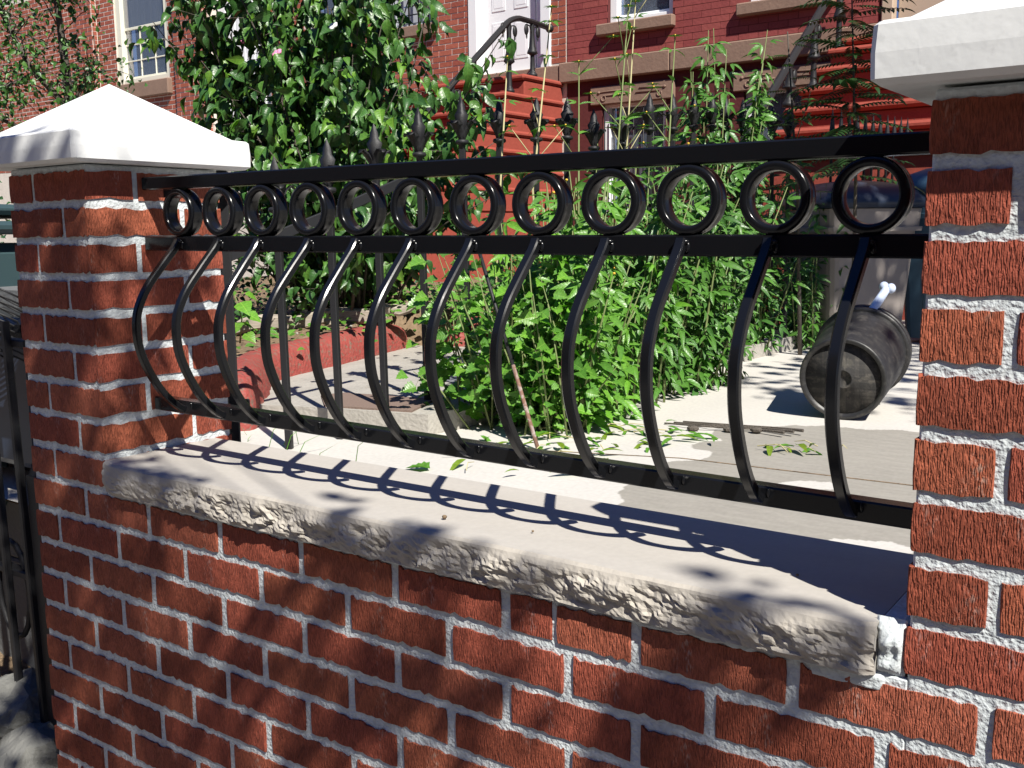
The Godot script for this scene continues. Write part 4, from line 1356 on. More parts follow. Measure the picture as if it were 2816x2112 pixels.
	for i in 5:
		st = begin(true)
		tube_into(st, [Vector3(-8.66 + i * 0.155, 2.93, FZ + 0.02), Vector3(-8.66 + i * 0.155, 4.5, FZ + 0.02)], [0.012, 0.012], 6)
		obj("window_guard_bar", done(st), M.old_iron, m, Transform3D(Basis(), -o))
	sash_window(m, o, -10.2, -9.45, 2.95, 4.6, FZ - 0.10, M.grey_paint, 0.06, 1, 1, 3.8)
	var wd := part_box("white_door", m, o, Vector3(-7.30, 2.275, FZ - 0.15), Vector3(-6.54, 4.5, FZ - 0.10), M.white_paint, 0.005)
	wd.set_meta("label", "white six-panel front door")
	for e in [[-7.16, -6.96], [-6.84, -6.64]]:
		for v in [[2.42, 2.86], [2.98, 3.7]]:
			for q in [[0.0, 0.012], [0.028, 0.006]]:
				part_box("door_panel", wd, o, Vector3(e[0] + q[0], v[0] + q[0] * 1.2, FZ - 0.11), Vector3(e[1] - q[0], v[1] - q[0] * 1.2, FZ - 0.105 + q[1] * (1.0 if q[0] == 0.0 else 2.4)), M.white_paint, 0.006)
	part_box("door_casing", m, o, Vector3(-7.43, 2.26, FZ - 0.12), Vector3(-7.302, 4.5, FZ + 0.02), M.white_paint, 0.008)
	part_box("jamb_shadow_strip", m, o, Vector3(-6.538, 2.262, FZ - 0.16), Vector3(-6.48, 4.5, FZ - 0.10), M.jamb_shadow_tone, 0.003)  # the jamb's shadow, built as a blue-grey strip
	part_box("door_casing", m, o, Vector3(-6.478, 2.262, FZ - 0.12), Vector3(-6.40, 4.5, FZ - 0.02), M.white_paint, 0.008)
	part_box("door_casing", m, o, Vector3(-6.398, 2.262, FZ - 0.12), Vector3(-6.262, 4.5, FZ + 0.024), M.white_paint, 0.008)
	# white boarded recess of the next house, seen through the leaves
	var rec := part_box("white_door", m, o, Vector3(-12.19, 1.9, FZ - 0.2), Vector3(-10.96, 4.6, FZ - 0.12), M.white_paint, 0.01)
	for i in 6:
		part_box("board", rec, o, Vector3(-12.15 + i * 0.2, 1.95, FZ - 0.13), Vector3(-11.97 + i * 0.2, 4.55, FZ - 0.105), M.white_paint, 0.008)
	# ---- left house with shallow piers
	o = Vector3(-14.0, -1.2, FZ)
	var l := thing("piered_brick_house", "orange brick house at the left with shallow piers and a cream-framed sash window", "house", o)
	holes = [[-14.52, -13.19, 2.80, 4.9]]
	st = begin()
	wall_body(st, -24.0, -12.21, -1.2, 9.0, FZ + 0.001, 0.3, holes)
	obj("wall", done(st), M.white_mortar, l, Transform3D(Basis(), -o))
	brick_skin(l, o, -15.0, -12.96, 1.6, 4.3, FZ, holes, 0.0677, 0.215, 0.018, ["house_brick_0", "house_brick_1", "house_brick_2"], 17, 230)
	for e in [[-15.45, -15.01], [-12.95, -12.24]]:
		var pier := part_box("pier", l, o, Vector3(e[0], -1.2, FZ - 0.01), Vector3(e[1], 9.0, FZ + 0.085), M.white_mortar, 0.0)
		brick_skin(pier, o, e[0], e[1], 1.6, 4.3, FZ + 0.086, [], 0.0677, 0.215, 0.018, ["house_brick_0", "house_brick_1", "house_brick_2"], 18, 160)
		for s in [e[1] - 0.0005]:
			var sideways := begin()
			var y := 1.6
			while y < 4.3:
				bbox(sideways, Vector3(s - 0.006, y + 0.034, FZ + 0.045), Vector3(0.02, 0.057, 0.07))
				y += 0.0677
			var sd := obj("side_bricks", done(sideways), M.house_brick_0, pier, Transform3D(Basis(), -o))
			sd.set_meta("kind", "stuff")
	brick_skin(l, o, -18.6, -15.46, 1.6, 4.5, FZ, [], 0.0677, 0.215, 0.018, ["house_brick_0", "house_brick_2"], 19, 0)
	part_box("window_sill", l, o, Vector3(-14.72, 2.57, FZ - 0.06), Vector3(-13.14, 2.80, FZ + 0.09), M.brownstone, 0.012)
	sash_window(l, o, -14.52, -13.19, 2.80, 4.9, FZ - 0.07, M.cream_paint, 0.125, 3, 3, 3.66)
	# ---- houses added across the street, behind the camera, to cut sky fill
	for i in 6:
		var ox := -22.0 + 7.2 * i
		var f := thing("added_terrace_house", ["unseen brick house added across the street to cut sky fill, fifth from its right end of the row", "unseen brick house added across the street to cut sky fill, left of the middle pair", "unseen brick house added across the street to cut sky fill, left one of the middle pair", "unseen brick house added across the street to cut sky fill, right one of the middle pair", "unseen brick house added across the street to cut sky fill, second from the right", "unseen brick house added across the street to cut sky fill, at the right end of the row"][i], "house", Vector3(ox, -0.93, 15.0), 0.0, "brick houses added across the street to cut sky fill")
		obj("wall", box_mesh(Vector3(7.17, 10.4, 8.0), 0.02, Vector3(0, 5.2, 4.0)), M.house_brick_2 if i % 2 else M.maroon_brick_2, f)
		obj("cornice", box_mesh(Vector3(7.1, 0.7, 0.6), 0.05, Vector3(0, 10.2, -0.25)), M.brownstone, f)
		for k in 9:
			obj("window", box_mesh(Vector3(1.1, 1.9, 0.06), 0.01, Vector3(-2.2 + 2.2 * (k % 3), 2.2 + 3.1 * (k / 3), -0.01)), M.dark_room, f)
	# ---- stoops
	stoop("red_stoop", "red painted stoop of stone steps climbing to the white door", Vector3(-6.11, 0, FZ), 1.45, [[2.085, -8.045], [1.872, -7.72], [1.68, -7.42], [1.485, -7.12], [1.29, -6.82], [1.09, -6.52], [0.89, -6.22]], 41)
	stoop("red_stoop", "red painted stone steps at the upper right, behind the dark sapling", Vector3(-1.35, 0, FZ), 1.50, [[2.10, -8.32], [1.985, -8.10], [1.765, -7.66], [1.577, -7.40], [1.383, -7.10], [1.19, -6.80], [0.99, -6.50]], 42)
	handrail("stair_railing", "curved black iron handrail with drooping leaf ornaments beside the white door", [Vector3(-6.17, 2.645, -8.62), Vector3(-6.17, 2.66, -8.30), Vector3(-6.17, 2.655, -8.02), Vector3(-6.17, 2.60, -7.86), Vector3(-6.17, 2.07, -7.17), Vector3(-6.17, 1.55, -6.50)], [[2.085, -8.29], [1.872, -7.86], [1.485, -7.26], [1.29, -6.9]])
	handrail("stair_railing", "black iron handrail rising to the beige door at the upper right", [Vector3(-2.80, 2.75, -8.55), Vector3(-2.80, 2.70, -8.30), Vector3(-2.80, 2.354, -7.84), Vector3(-2.80, 1.48, -6.67), Vector3(-2.80, 1.1, -6.2)], [[1.985, -8.16], [1.577, -7.55], [1.383, -7.0]])

func stoop(called: String, label: String, at: Vector3, w: float, steps: Array, seed_: int) -> void:
	var s := thing(called, label, "stoop", Vector3(at.x, -1.2, at.z), 0.0, "red painted stoops")
	var o := s.position
	for i in steps.size():
		var y: float = steps[i][0]
		var z: float = steps[i][1]
		var t := begin()
		bbox(t, Vector3(at.x - w / 2, y - 0.032, (z + FZ) / 2 + 0.02) - o, Vector3(w + 0.05 - 0.002 * i, 0.062, z - FZ + 0.05), 0.022)
		obj("tread", done(t), M.stoop_red, s)
		t = begin()
		bbox(t, Vector3(at.x - w / 2, y - 0.160, (z + FZ) / 2) - o, Vector3(w - 0.002 * i, 0.19, z - FZ - 0.002 * i), 0.01)
		obj("riser", done(t), M.stoop_red, s)
	var last: Array = steps[-1]
	part_box("side_wall", s, o, Vector3(at.x - w + 0.03, -1.2, FZ), Vector3(at.x - 0.03, last[0] - 0.1, last[1] - 0.03), M.stoop_red, 0.01)
	for i in steps.size():
		part_box("side_block", s, o, Vector3(at.x - w + 0.04, -1.0, FZ + 0.001 * i), Vector3(at.x - 0.02 - 0.001 * i, steps[i][0] - 0.22, steps[i][1] - 0.02), M.stoop_red, 0.01)

func handrail(called: String, label: String, pts: Array, posts: Array) -> void:
	var o := Vector3(pts[0].x, 1.0, pts[-1].z)
	var h := thing(called, label, "handrail", o, 0.0, "iron handrails of the stoops")
	var cu := Curve3D.new()
	for i in pts.size():
		var a: Vector3 = pts[maxi(i - 1, 0)]
		var b: Vector3 = pts[mini(i + 1, pts.size() - 1)]
		var k := 9.0
		cu.add_point(pts[i] - o, -(b - a) / k, (b - a) / k)
	var line := []
	for i in 41:
		line.append(cu.sample_baked(cu.get_baked_length() * i / 40.0, true))
	var prof := []
	for k in 8:
		prof.append(Vector2(cos(TAU * k / 8) * 0.036, sin(TAU * k / 8) * 0.030))
	obj("rail", sweep(line, prof), M.old_iron, h)
	var nb := begin(true)
	ball(nb, line[0] + Vector3(0, 0, -0.01), Vector3(0.05, 0.05, 0.04), 8)
	obj("rail_end", done(nb), M.old_iron, h)
	for p in posts:
		var base := Vector3(pts[0].x, p[0], p[1]) - o
		var top := base + Vector3(0, 0.55, 0)
		var best := 9.0
		for q in line:
			if absf(q.z - base.z) < best:
				best = absf(q.z - base.z)
				top = Vector3(base.x, q.y, base.z)
		var hgt: float = top.y - base.y
		var st := begin(true)
		lathe_into(st, [Vector2(0, 0), Vector2(0.055, 0.0), Vector2(0.055, 0.03), Vector2(0.035, 0.05), Vector2(0.028, 0.07), Vector2(0.024, hgt * 0.38), Vector2(0.026, hgt * 0.40), Vector2(0.060, hgt * 0.43), Vector2(0.055, hgt * 0.46), Vector2(0.036, hgt * 0.55), Vector2(0.026, hgt * 0.75), Vector2(0.024, hgt)], 8, Transform3D(Basis(), base))
		var po := obj("baluster", done(st), M.old_iron, h)
		for s in [-1, 1]:
			var c := top + Vector3(0, -0.04, s * 0.10)
			var lf := begin(true)
			tube_into(lf, [top + Vector3(0, -hgt * 0.3, 0), top + Vector3(0, -0.05, s * 0.04), c], [0.010, 0.010, 0.008], 5)
			ball(lf, c + Vector3(0, -0.055, s * 0.01), Vector3(0.02, 0.06, 0.035), 8)
			ball(lf, c + Vector3(0, -0.12, s * 0.005), Vector3(0.009, 0.03, 0.010), 6)
			obj("leaf_ornament", done(lf), M.old_iron, po)

# ------------------------------------------------------------------ plants
func leaf(l: float, w: float, fold := 0.25, droop := 0.35, shape := 0) -> ArrayMesh:
	var rows := 5
	var prof: Array = [[0.0, 0.55, 1.0, 0.86, 0.36, 0.0], [0.0, 0.62, 1.0, 0.88, 0.45, 0.0]][shape]
	var at := [0.0, 0.12, 0.32, 0.55, 0.80, 1.0]
	if shape == 1:
		at = [0.0, 0.09, 0.28, 0.55, 0.82, 1.0]
	var st := begin(true)
	var g := []
	for i in rows + 1:
		var t: float = at[i]
		var a := droop * t
		var c := Vector3(0, l * t * (1.0 - 0.15 * droop * t), -l * 0.5 * a * t)
		var hw: float = prof[i] * w / 2
		g.append([c + Vector3(-hw, 0, hw * fold * 2.0), c, c + Vector3(hw, 0, hw * fold * 2.0), t, hw / maxf(w / 2, 1e-6)])
	for i in rows:
		var a: Array = g[i]
		var b: Array = g[i + 1]
		for s in [0, 1]:
			var ua := [0.5 - 0.5 * a[4], 0.5, 0.5 + 0.5 * a[4]]
			var ub := [0.5 - 0.5 * b[4], 0.5, 0.5 + 0.5 * b[4]]
			var pts := [a[s], a[s + 1], b[s + 1], b[s]]
			var uv := [Vector2(ua[s], 1 - a[3]), Vector2(ua[s + 1], 1 - a[3]), Vector2(ub[s + 1], 1 - b[3]), Vector2(ub[s], 1 - b[3])]
			if i == 0 and prof[0] == 0.0:
				pts = [a[1], b[s + 1], b[s]]
				uv = [Vector2(0.5, 1), uv[2], uv[3]]
			elif i == rows - 1:
				pts = [a[s], a[s + 1], b[1]]
				uv = [uv[0], uv[1], Vector2(0.5, 0)]
			poly(st, pts, Vector3(0, 0, 1), uv)
	return done(st)

func lance_leaf(l: float, w: float) -> ArrayMesh:
	return leaf(l, w, 0.22, 0.5, 1)

func lobed_leaf(l: float, w: float) -> ArrayMesh:
	var o := [[0, 0], [0.22, 0.10], [0.50, 0.18], [0.42, 0.30], [0.52, 0.42], [0.34, 0.46], [0.38, 0.60], [0.24, 0.64], [0.25, 0.78], [0.12, 0.84], [0.0, 1.0]]
	var st := begin(true)
	for s in [-1, 1]:
		for i in range(o.size() - 1):
			var a := Vector2(o[i][0] * s, o[i][1])
			var b := Vector2(o[i + 1][0] * s, o[i + 1][1])
			var f := func(q: Vector2): return Vector3(q.x * w, q.y * l, absf(q.x) * w * 0.35 - 0.15 * l * q.y * q.y)
			var mid := Vector2(0, 0.35)
			poly(st, [f.call(mid), f.call(a), f.call(b)], Vector3(0, 0, 1), [Vector2(0.5, 0.65), Vector2(0.5 + a.x, 1 - a.y), Vector2(0.5 + b.x, 1 - b.y)])
	return done(st)

func trifoliate(l: float) -> ArrayMesh:
	var st := begin(true)
	var one := lance_leaf(l, l * 0.27)
	var small := lance_leaf(l * 0.72, l * 0.21)
	st.append_from(one, 0, Transform3D(Basis(Vector3.RIGHT, -0.1), Vector3(0, l * 0.35, 0)))
	for s in [-1, 1]:
		st.append_from(small, 0, Transform3D(Basis(Vector3.FORWARD, s * 0.95) * Basis(Vector3.UP, s * 0.3), Vector3(0, l * 0.33, 0)))
	return st.commit()

func frond(l: float, pairs: int) -> ArrayMesh:
	var st := begin(true)
	var one := lance_leaf(l * 0.26, l * 0.085)
	for i in pairs:
		var t := 0.14 + 0.82 * i / (pairs - 1)
		for s in [-1, 1]:
			st.append_from(one, 0, Transform3D(Basis(Vector3.FORWARD, s * 1.15) * Basis.from_scale(Vector3.ONE * (1.0 - 0.55 * absf(t - 0.45))), Vector3(0, l * t, -0.16 * l * t * t)))
	st.append_from(one, 0, Transform3D(Basis(Vector3.RIGHT, -0.3), Vector3(0, l, -0.16 * l)))
	return st.commit()

# the leaves that show largest become parts of the plant, the others one mass
func foliage(root: Node3D, called: String, meshes: Array, mats: Array, xfs: Array, singles: int, cell := 13.0) -> void:
	var order := []
	for i in xfs.size():
		var q := seen(xfs[i].origin)
		order.append([q.z, i, q])
	order.sort_custom(func(a, b): return a[0] < b[0])
	var taken := {}
	var alone := {}
	var n := 0
	for e in order:
		if n >= singles:
			break
		var q: Vector3 = e[2]
		if q.x < 4 or q.x > 920 or q.y < 2 or q.y > 450:
			continue
		var key := Vector2i(int(q.x / cell), int(q.y / cell))
		if taken.has(key):
			continue
		taken[key] = true
		alone[e[1]] = true
		n += 1
	var rest := {}
	for i in xfs.size():
		var m := rng.randi_range(0, meshes.size() - 1)
		var k: int = [0, 0, 0, 1, 1, 2, 2, 3][rng.randi_range(0, 7)] % mats.size()
		var t := Transform3D(xfs[i].basis, xfs[i].origin - root.position)
		if alone.has(i):
			obj(called, meshes[m], mats[k], root, t)
		else:
			var key := m * 10 + k
			if not rest.has(key):
				rest[key] = [[], []]
			rest[key][0].append(t)
			var v := rng.randf_range(0.8, 1.15)
			rest[key][1].append(Color(v, v, v))
	for key in rest:
		scatter("foliage", meshes[key / 10], mats[key % 10], rest[key][0], rest[key][1], root)

func leaf_basis(tip: Vector3, face: Vector3, size: float) -> Basis:
	var y := tip.normalized()
	var z := (face - y * face.dot(y)).normalized()
	return Basis(y.cross(z), y, z).scaled(Vector3.ONE * size)

func hibiscus() -> void:
	rng.seed = 2024
	var base := Vector3(-3.62, 0.02, -2.75)
	var b := thing("hibiscus_bush", "tall leafy green hibiscus bush spilling over the fence with glossy pointed leaves", "bush", base)
	var xfs := []
	var stems := begin(true)
	var buds := []
	# stems arch outward from the base; twigs leave them, leaves hang on twigs
	for s in 102:
		var a := rng.randf() * TAU
		var spread := rng.randf_range(0.25, 1.0)
		var top := Vector3(cos(a) * 0.80 * spread, rng.randf_range(1.25, 2.15), sin(a) * 0.62 * spread)
		if s < 12:
			top = Vector3(rng.randf_range(-0.55, 0.75), rng.randf_range(1.5, 2.2), rng.randf_range(0.0, 0.55))
		elif s < 22:
			top = Vector3(rng.randf_range(-0.75, 0.75), rng.randf_range(0.75, 1.25), rng.randf_range(0.0, 0.6))
		elif s < 32:
			top = Vector3(rng.randf_range(0.45, 1.10), rng.randf_range(0.75, 1.30), rng.randf_range(-0.3, 0.30))
		elif s >= 46 and s < 74:
			top = Vector3(rng.randf_range(-1.0, 0.75), rng.randf_range(0.25, 0.85), rng.randf_range(-0.2, 0.55))
		elif s >= 86:
			top = Vector3(-0.81, 0, 0.585) * rng.randf_range(0.5, 0.95) + Vector3(0, rng.randf_range(1.2, 2.0), 0)
		elif s >= 74:
			top = Vector3(rng.randf_range(0.2, 1.0), rng.randf_range(0.45, 0.95), rng.randf_range(-0.1, 0.35))
		var foot := base + Vector3(rng.randf_range(-0.28, 0.28), 0, rng.randf_range(-0.25, 0.2))
		var p1 := foot + Vector3(top.x * 0.25, top.y * 0.55, top.z * 0.25)
		var p2 := foot + top
		var pts := []
		for i in 8:
			var t := i / 7.0
			pts.append(foot.lerp(p1, t).lerp(p1.lerp(p2, t), t) - base)
		var rad := []
		for i in 8:
			rad.append(lerpf(0.009, 0.002, i / 7.0))
		tube_into(stems, pts, rad, 5)
		var n := int(top.y * 15)
		for i in n:
			var t := lerpf(0.26, 1.0, float(i) / n)
			var c := base + foot.lerp(p1, t).lerp(p1.lerp(p2, t), t) - base
			var ta := rng.randf() * TAU
			var d := Vector3(cos(ta), rng.randf_range(-0.25, 0.45), sin(ta) + 0.25).normalized()
			var tl := rng.randf_range(0.06, 0.22) * (1.15 - 0.4 * t)
			if i % 2 == 0:
				tube_into(stems, [c - base, c + d * tl - base], [0.0022, 0.0012], 4)
			for k in 5:
				var q: Vector3 = c + d * tl * (0.15 + 0.23 * k) + Vector3(rng.randfn() * 0.02, rng.randfn() * 0.02, rng.randfn() * 0.02)
				var o := Vector3(q.x - base.x, 0.2, q.z - base.z + 0.25).normalized()
				var tip := Vector3(0, -1.0, 0) + o * rng.randf_range(0.1, 1.0) + Vector3(rng.randfn(), rng.randfn() * 0.7, rng.randfn()) * 0.5
				var face := o * 0.6 + Vector3(0.45, 0.55, 0.55) + Vector3(rng.randfn(), rng.randfn(), rng.randfn()) * 0.72
				xfs.append(Transform3D(leaf_basis(tip, face, rng.randf_range(0.45, 1.0)), q))
			if rng.randf() < 0.02:
				buds.append(c + d * tl)
	obj("stems", done(stems), M.bark, b)
	foliage(b, "leaf", [leaf(0.112, 0.060, 0.3, 0.5), leaf(0.100, 0.050, 0.5, 0.8), leaf(0.118, 0.056, 0.2, 1.2)], [M.leaf_a, M.leaf_b, M.leaf_c, M.leaf_d], xfs, 300)
	for i in mini(6, buds.size()):
		var fl := begin(true)
		for k in 5:
			ball(fl, Vector3(cos(TAU * k / 5) * 0.014, 0, sin(TAU * k / 5) * 0.014), Vector3(0.014, 0.008, 0.014), 5)
		obj("flower", done(fl), M.petal_pink if i < 2 else M.petal_white, b, Transform3D(Basis(Vector3.RIGHT, 0.8), buds[i] - base))

func lobed_shrub() -> void:
	rng.seed = 31
	var base := Vector3(-1.80, -0.24, -1.62)
	var b := thing("lobed_leaf_shrub", "bright green low shrub with lobed leaves growing at the foot of the leaning rod", "shrub", base)
	var xfs := []
	var stems := begin(true)
	for s in 44:
		var foot := Vector3(rng.randf_range(-0.13, 0.36), 0, rng.randf_range(-0.22, 0.08))
		var top := foot + Vector3(rng.randf_range(-0.16, 0.18), rng.randf_range(0.16, 0.60), rng.randf_range(-0.08, 0.20))
		tube_into(stems, [foot, foot.lerp(top, 0.5) + Vector3(0, 0.03, 0), top], [0.004, 0.003, 0.0012], 5)
		var n := int(top.y * 44)
		for i in n:
			var t := lerpf(0.08, 1.0, float(i) / n)
			var c := base + foot.lerp(top, t)
			var a := rng.randf() * TAU
			var d := Vector3(cos(a), 0.35, sin(a)).normalized()
			var q := c + d * rng.randf_range(0.02, 0.085)
			var tip := d + Vector3(0.15, -0.5, 0.35)
			var face := Vector3(0.45, 0.8, 0.5) + Vector3(rng.randfn(), rng.randfn(), rng.randfn()) * 0.4
			xfs.append(Transform3D(leaf_basis(tip, face, rng.randf_range(0.5, 1.1)), q))
	obj("stems", done(stems), M.stem_green, b)
	foliage(b, "leaf", [lobed_leaf(0.066, 0.054), lobed_leaf(0.055, 0.05)], [M.weed_a, M.weed_b, M.weed_c, M.leaf_d], xfs, 160, 11.0)

func weed_clump(base: Vector3, label: String, size: Vector3, stems_n: int, seed_: int, singles: int, dark: bool) -> void:
	rng.seed = seed_
	var b := thing("weed_clump", label, "weeds", base, 0.0, "weed clumps along the fence")
	var xfs := []
	var stems := begin(true)
	var fl := []
	for s in stems_n:
		var foot := Vector3(rng.randf_range(-0.5, 0.5) * size.x, 0, rng.randf_range(-0.5, 0.5) * size.z)
		var top := foot + Vector3(rng.randfn() * 0.12 + 0.04, size.y * rng.randf_range(0.4, 1.0), rng.randfn() * 0.12 + 0.05)
		tube_into(stems, [foot, foot.lerp(top, 0.5), top], [0.005, 0.004, 0.0018], 5)
		var n := int(top.y * 17)
		for i in n:
			var t := lerpf(0.08, 1.0, float(i) / n)
			var c := base + foot.lerp(top, t)
			var a := rng.randf() * TAU
			for k in 2:
				var d := Vector3(cos(a + PI * k), 0.25, sin(a + PI * k) + 0.2).normalized()
				var tip := d + Vector3(0.1, rng.randf_range(-1.1, 0.1), 0.15)
				var face := Vector3(0.4, 0.9, 0.45) + Vector3(rng.randfn(), rng.randfn(), rng.randfn()) * 0.3
				xfs.append(Transform3D(leaf_basis(tip, face, rng.randf_range(0.6, 1.15)), c))
		if rng.randf() < 0.3:
			fl.append(top)
	obj("stems", done(stems), M.stem_green, b)
	foliage(b, "leaf", [trifoliate(0.085), trifoliate(0.10), trifoliate(0.07)], [M.weed_a, M.weed_b, M.weed_c] if not dark else [M.weed_b, M.leaf_a, M.weed_b], xfs, singles, 13.0)  # dark clumps take deeper greens, shade put into the leaf colour
	for p in fl.slice(0, 5):
		var st := begin(true)
		ball(st, Vector3.ZERO, Vector3(0.005, 0.004, 0.005), 5)
		obj("flower_head", done(st), M.petal_yellow, b, Transform3D(Basis(), p))

func tall_weed(foot: Vector3, tip: Vector3, label: String, seed_: int) -> void:
	rng.seed = seed_
	var b := thing("tall_weed", label, "weed", foot, 0.0, "tall flowering weeds above the railing")
	var top := tip - foot
	var st := begin(true)
	var mid := top * 0.55 + Vector3(rng.randfn() * 0.04, 0, rng.randfn() * 0.04)
	tube_into(st, [Vector3.ZERO, mid, top], [0.006, 0.0045, 0.0022], 5)
	var xfs := []
	var fl := [top]
	for i in 7:
		var t := 0.45 + 0.085 * i
		var c := Vector3.ZERO.lerp(mid, minf(t / 0.55, 1.0)) if t < 0.55 else mid.lerp(top, (t - 0.55) / 0.45)
		var a := rng.randf() * TAU
		for k in 2:
			var d := Vector3(cos(a + PI * k), 0.5, sin(a + PI * k)).normalized()
			if i >= 2 and rng.randf() < 0.35:
				var e := c + d * rng.randf_range(0.08, 0.16) + Vector3(0, 0.07, 0)
				tube_into(st, [c, e], [0.0025, 0.0015], 4)
				fl.append(e)
			xfs.append(Transform3D(leaf_basis(d + Vector3(0, rng.randf_range(-0.7, 0.2), 0), Vector3(0.3, 0.9, 0.4), rng.randf_range(0.55, 1.0) * (1.15 - 0.5 * t)), foot + c))
	obj("stem", done(st), M.stem_straw if seed_ % 2 == 0 else M.stem_green, b)
	foliage(b, "leaf", [trifoliate(0.11), lance_leaf(0.13, 0.03)], [M.weed_b, M.weed_a], xfs, 14, 2.0)
	for p in fl:
		var f := begin(true)
		ball(f, Vector3.ZERO, Vector3(0.0045, 0.006, 0.0045), 6)
		var fh := obj("flower_head", done(f), M.petal_yellow, b, Transform3D(Basis(), p))
		var sp := begin(true)
		for k in 9:
			var a := TAU * k / 9
			sp.append_from(lance_leaf(0.036, 0.007), 0, Transform3D(leaf_basis(Vector3(cos(a), 0.35, sin(a)), Vector3.UP, 1.0), Vector3(0, -0.004, 0)))
		obj("bracts", sp.commit(), M.weed_b, fh)

func sapling(called: String, label: String, base: Vector3, tip: Vector3, n: int, l: float, m: Array, seed_: int) -> void:
	rng.seed = seed_
	var b := thing(called, label, "sapling", base)
	obj("trunk", tube([Vector3.ZERO, (tip - base) * 0.5 + Vector3(0.02, 0, 0), tip - base], [0.012, 0.008, 0.003], 6), M.bark, b)
	var xfs := []
	for i in n:
		var t := lerpf(0.52, 1.0, float(i) / n)
		var a := 2.4 * i
		var d := Vector3(cos(a), rng.randf_range(-0.15, 0.35), sin(a))
		xfs.append(Transform3D(leaf_basis(d, Vector3.UP + d * 0.2, rng.randf_range(0.7, 1.1) * (1.2 - 0.55 * t)), base.lerp(tip, t)))
	foliage(b, "frond", [frond(l, 10)], m, xfs, n, 1.0)

func small_tree(called: String, label: String, base: Vector3, limbs: Array, count: int, leaf_l: float, mats: Array, seed_: int, singles: int, spread: float) -> Node3D:
	rng.seed = seed_
	var b := thing(called, label, "tree", base)
	var st := begin(true)
	var xfs := []
	for l in limbs:
		var p := []
		for q in l[0]:
			p.append(q - base)
		tube_into(st, p, l[1], 8)
	obj("trunk", done(st), M.bark, b)
	var tw := begin(true)
	for i in count:
		var l: Array = limbs[rng.randi_range(0, limbs.size() - 1)]
		var seg := rng.randi_range(maxi(0, l[0].size() - 3), l[0].size() - 2)
		var c: Vector3 = l[0][seg].lerp(l[0][seg + 1], rng.randf())
		var d := Vector3(rng.randfn(), rng.randfn() * 0.7, rng.randfn()) * spread
		if i % 5 == 0:
			tube_into(tw, [c - base, c + d * 0.6 + Vector3(0, 0.03, 0) - base, c + d - base], [0.006, 0.004, 0.001], 4)
		for k in 4:
			var q := c + d * rng.randf_range(0.35, 1.05) + Vector3(rng.randfn(), rng.randfn(), rng.randfn()) * 0.05
			xfs.append(Transform3D(leaf_basis(Vector3(rng.randfn(), rng.randfn() - 0.3, rng.randfn()), Vector3(0.4, 0.8, 0.5) + Vector3(rng.randfn(), rng.randfn(), rng.randfn()) * 0.5, rng.randf_range(0.6, 1.2)), q))
	obj("twigs", done(tw), M.bark, b)
	foliage(b, "leaf", [leaf(leaf_l, leaf_l * 0.55), leaf(leaf_l, leaf_l * 0.45, 0.4, 0.6)], mats, xfs, singles, 8.0)
	return b

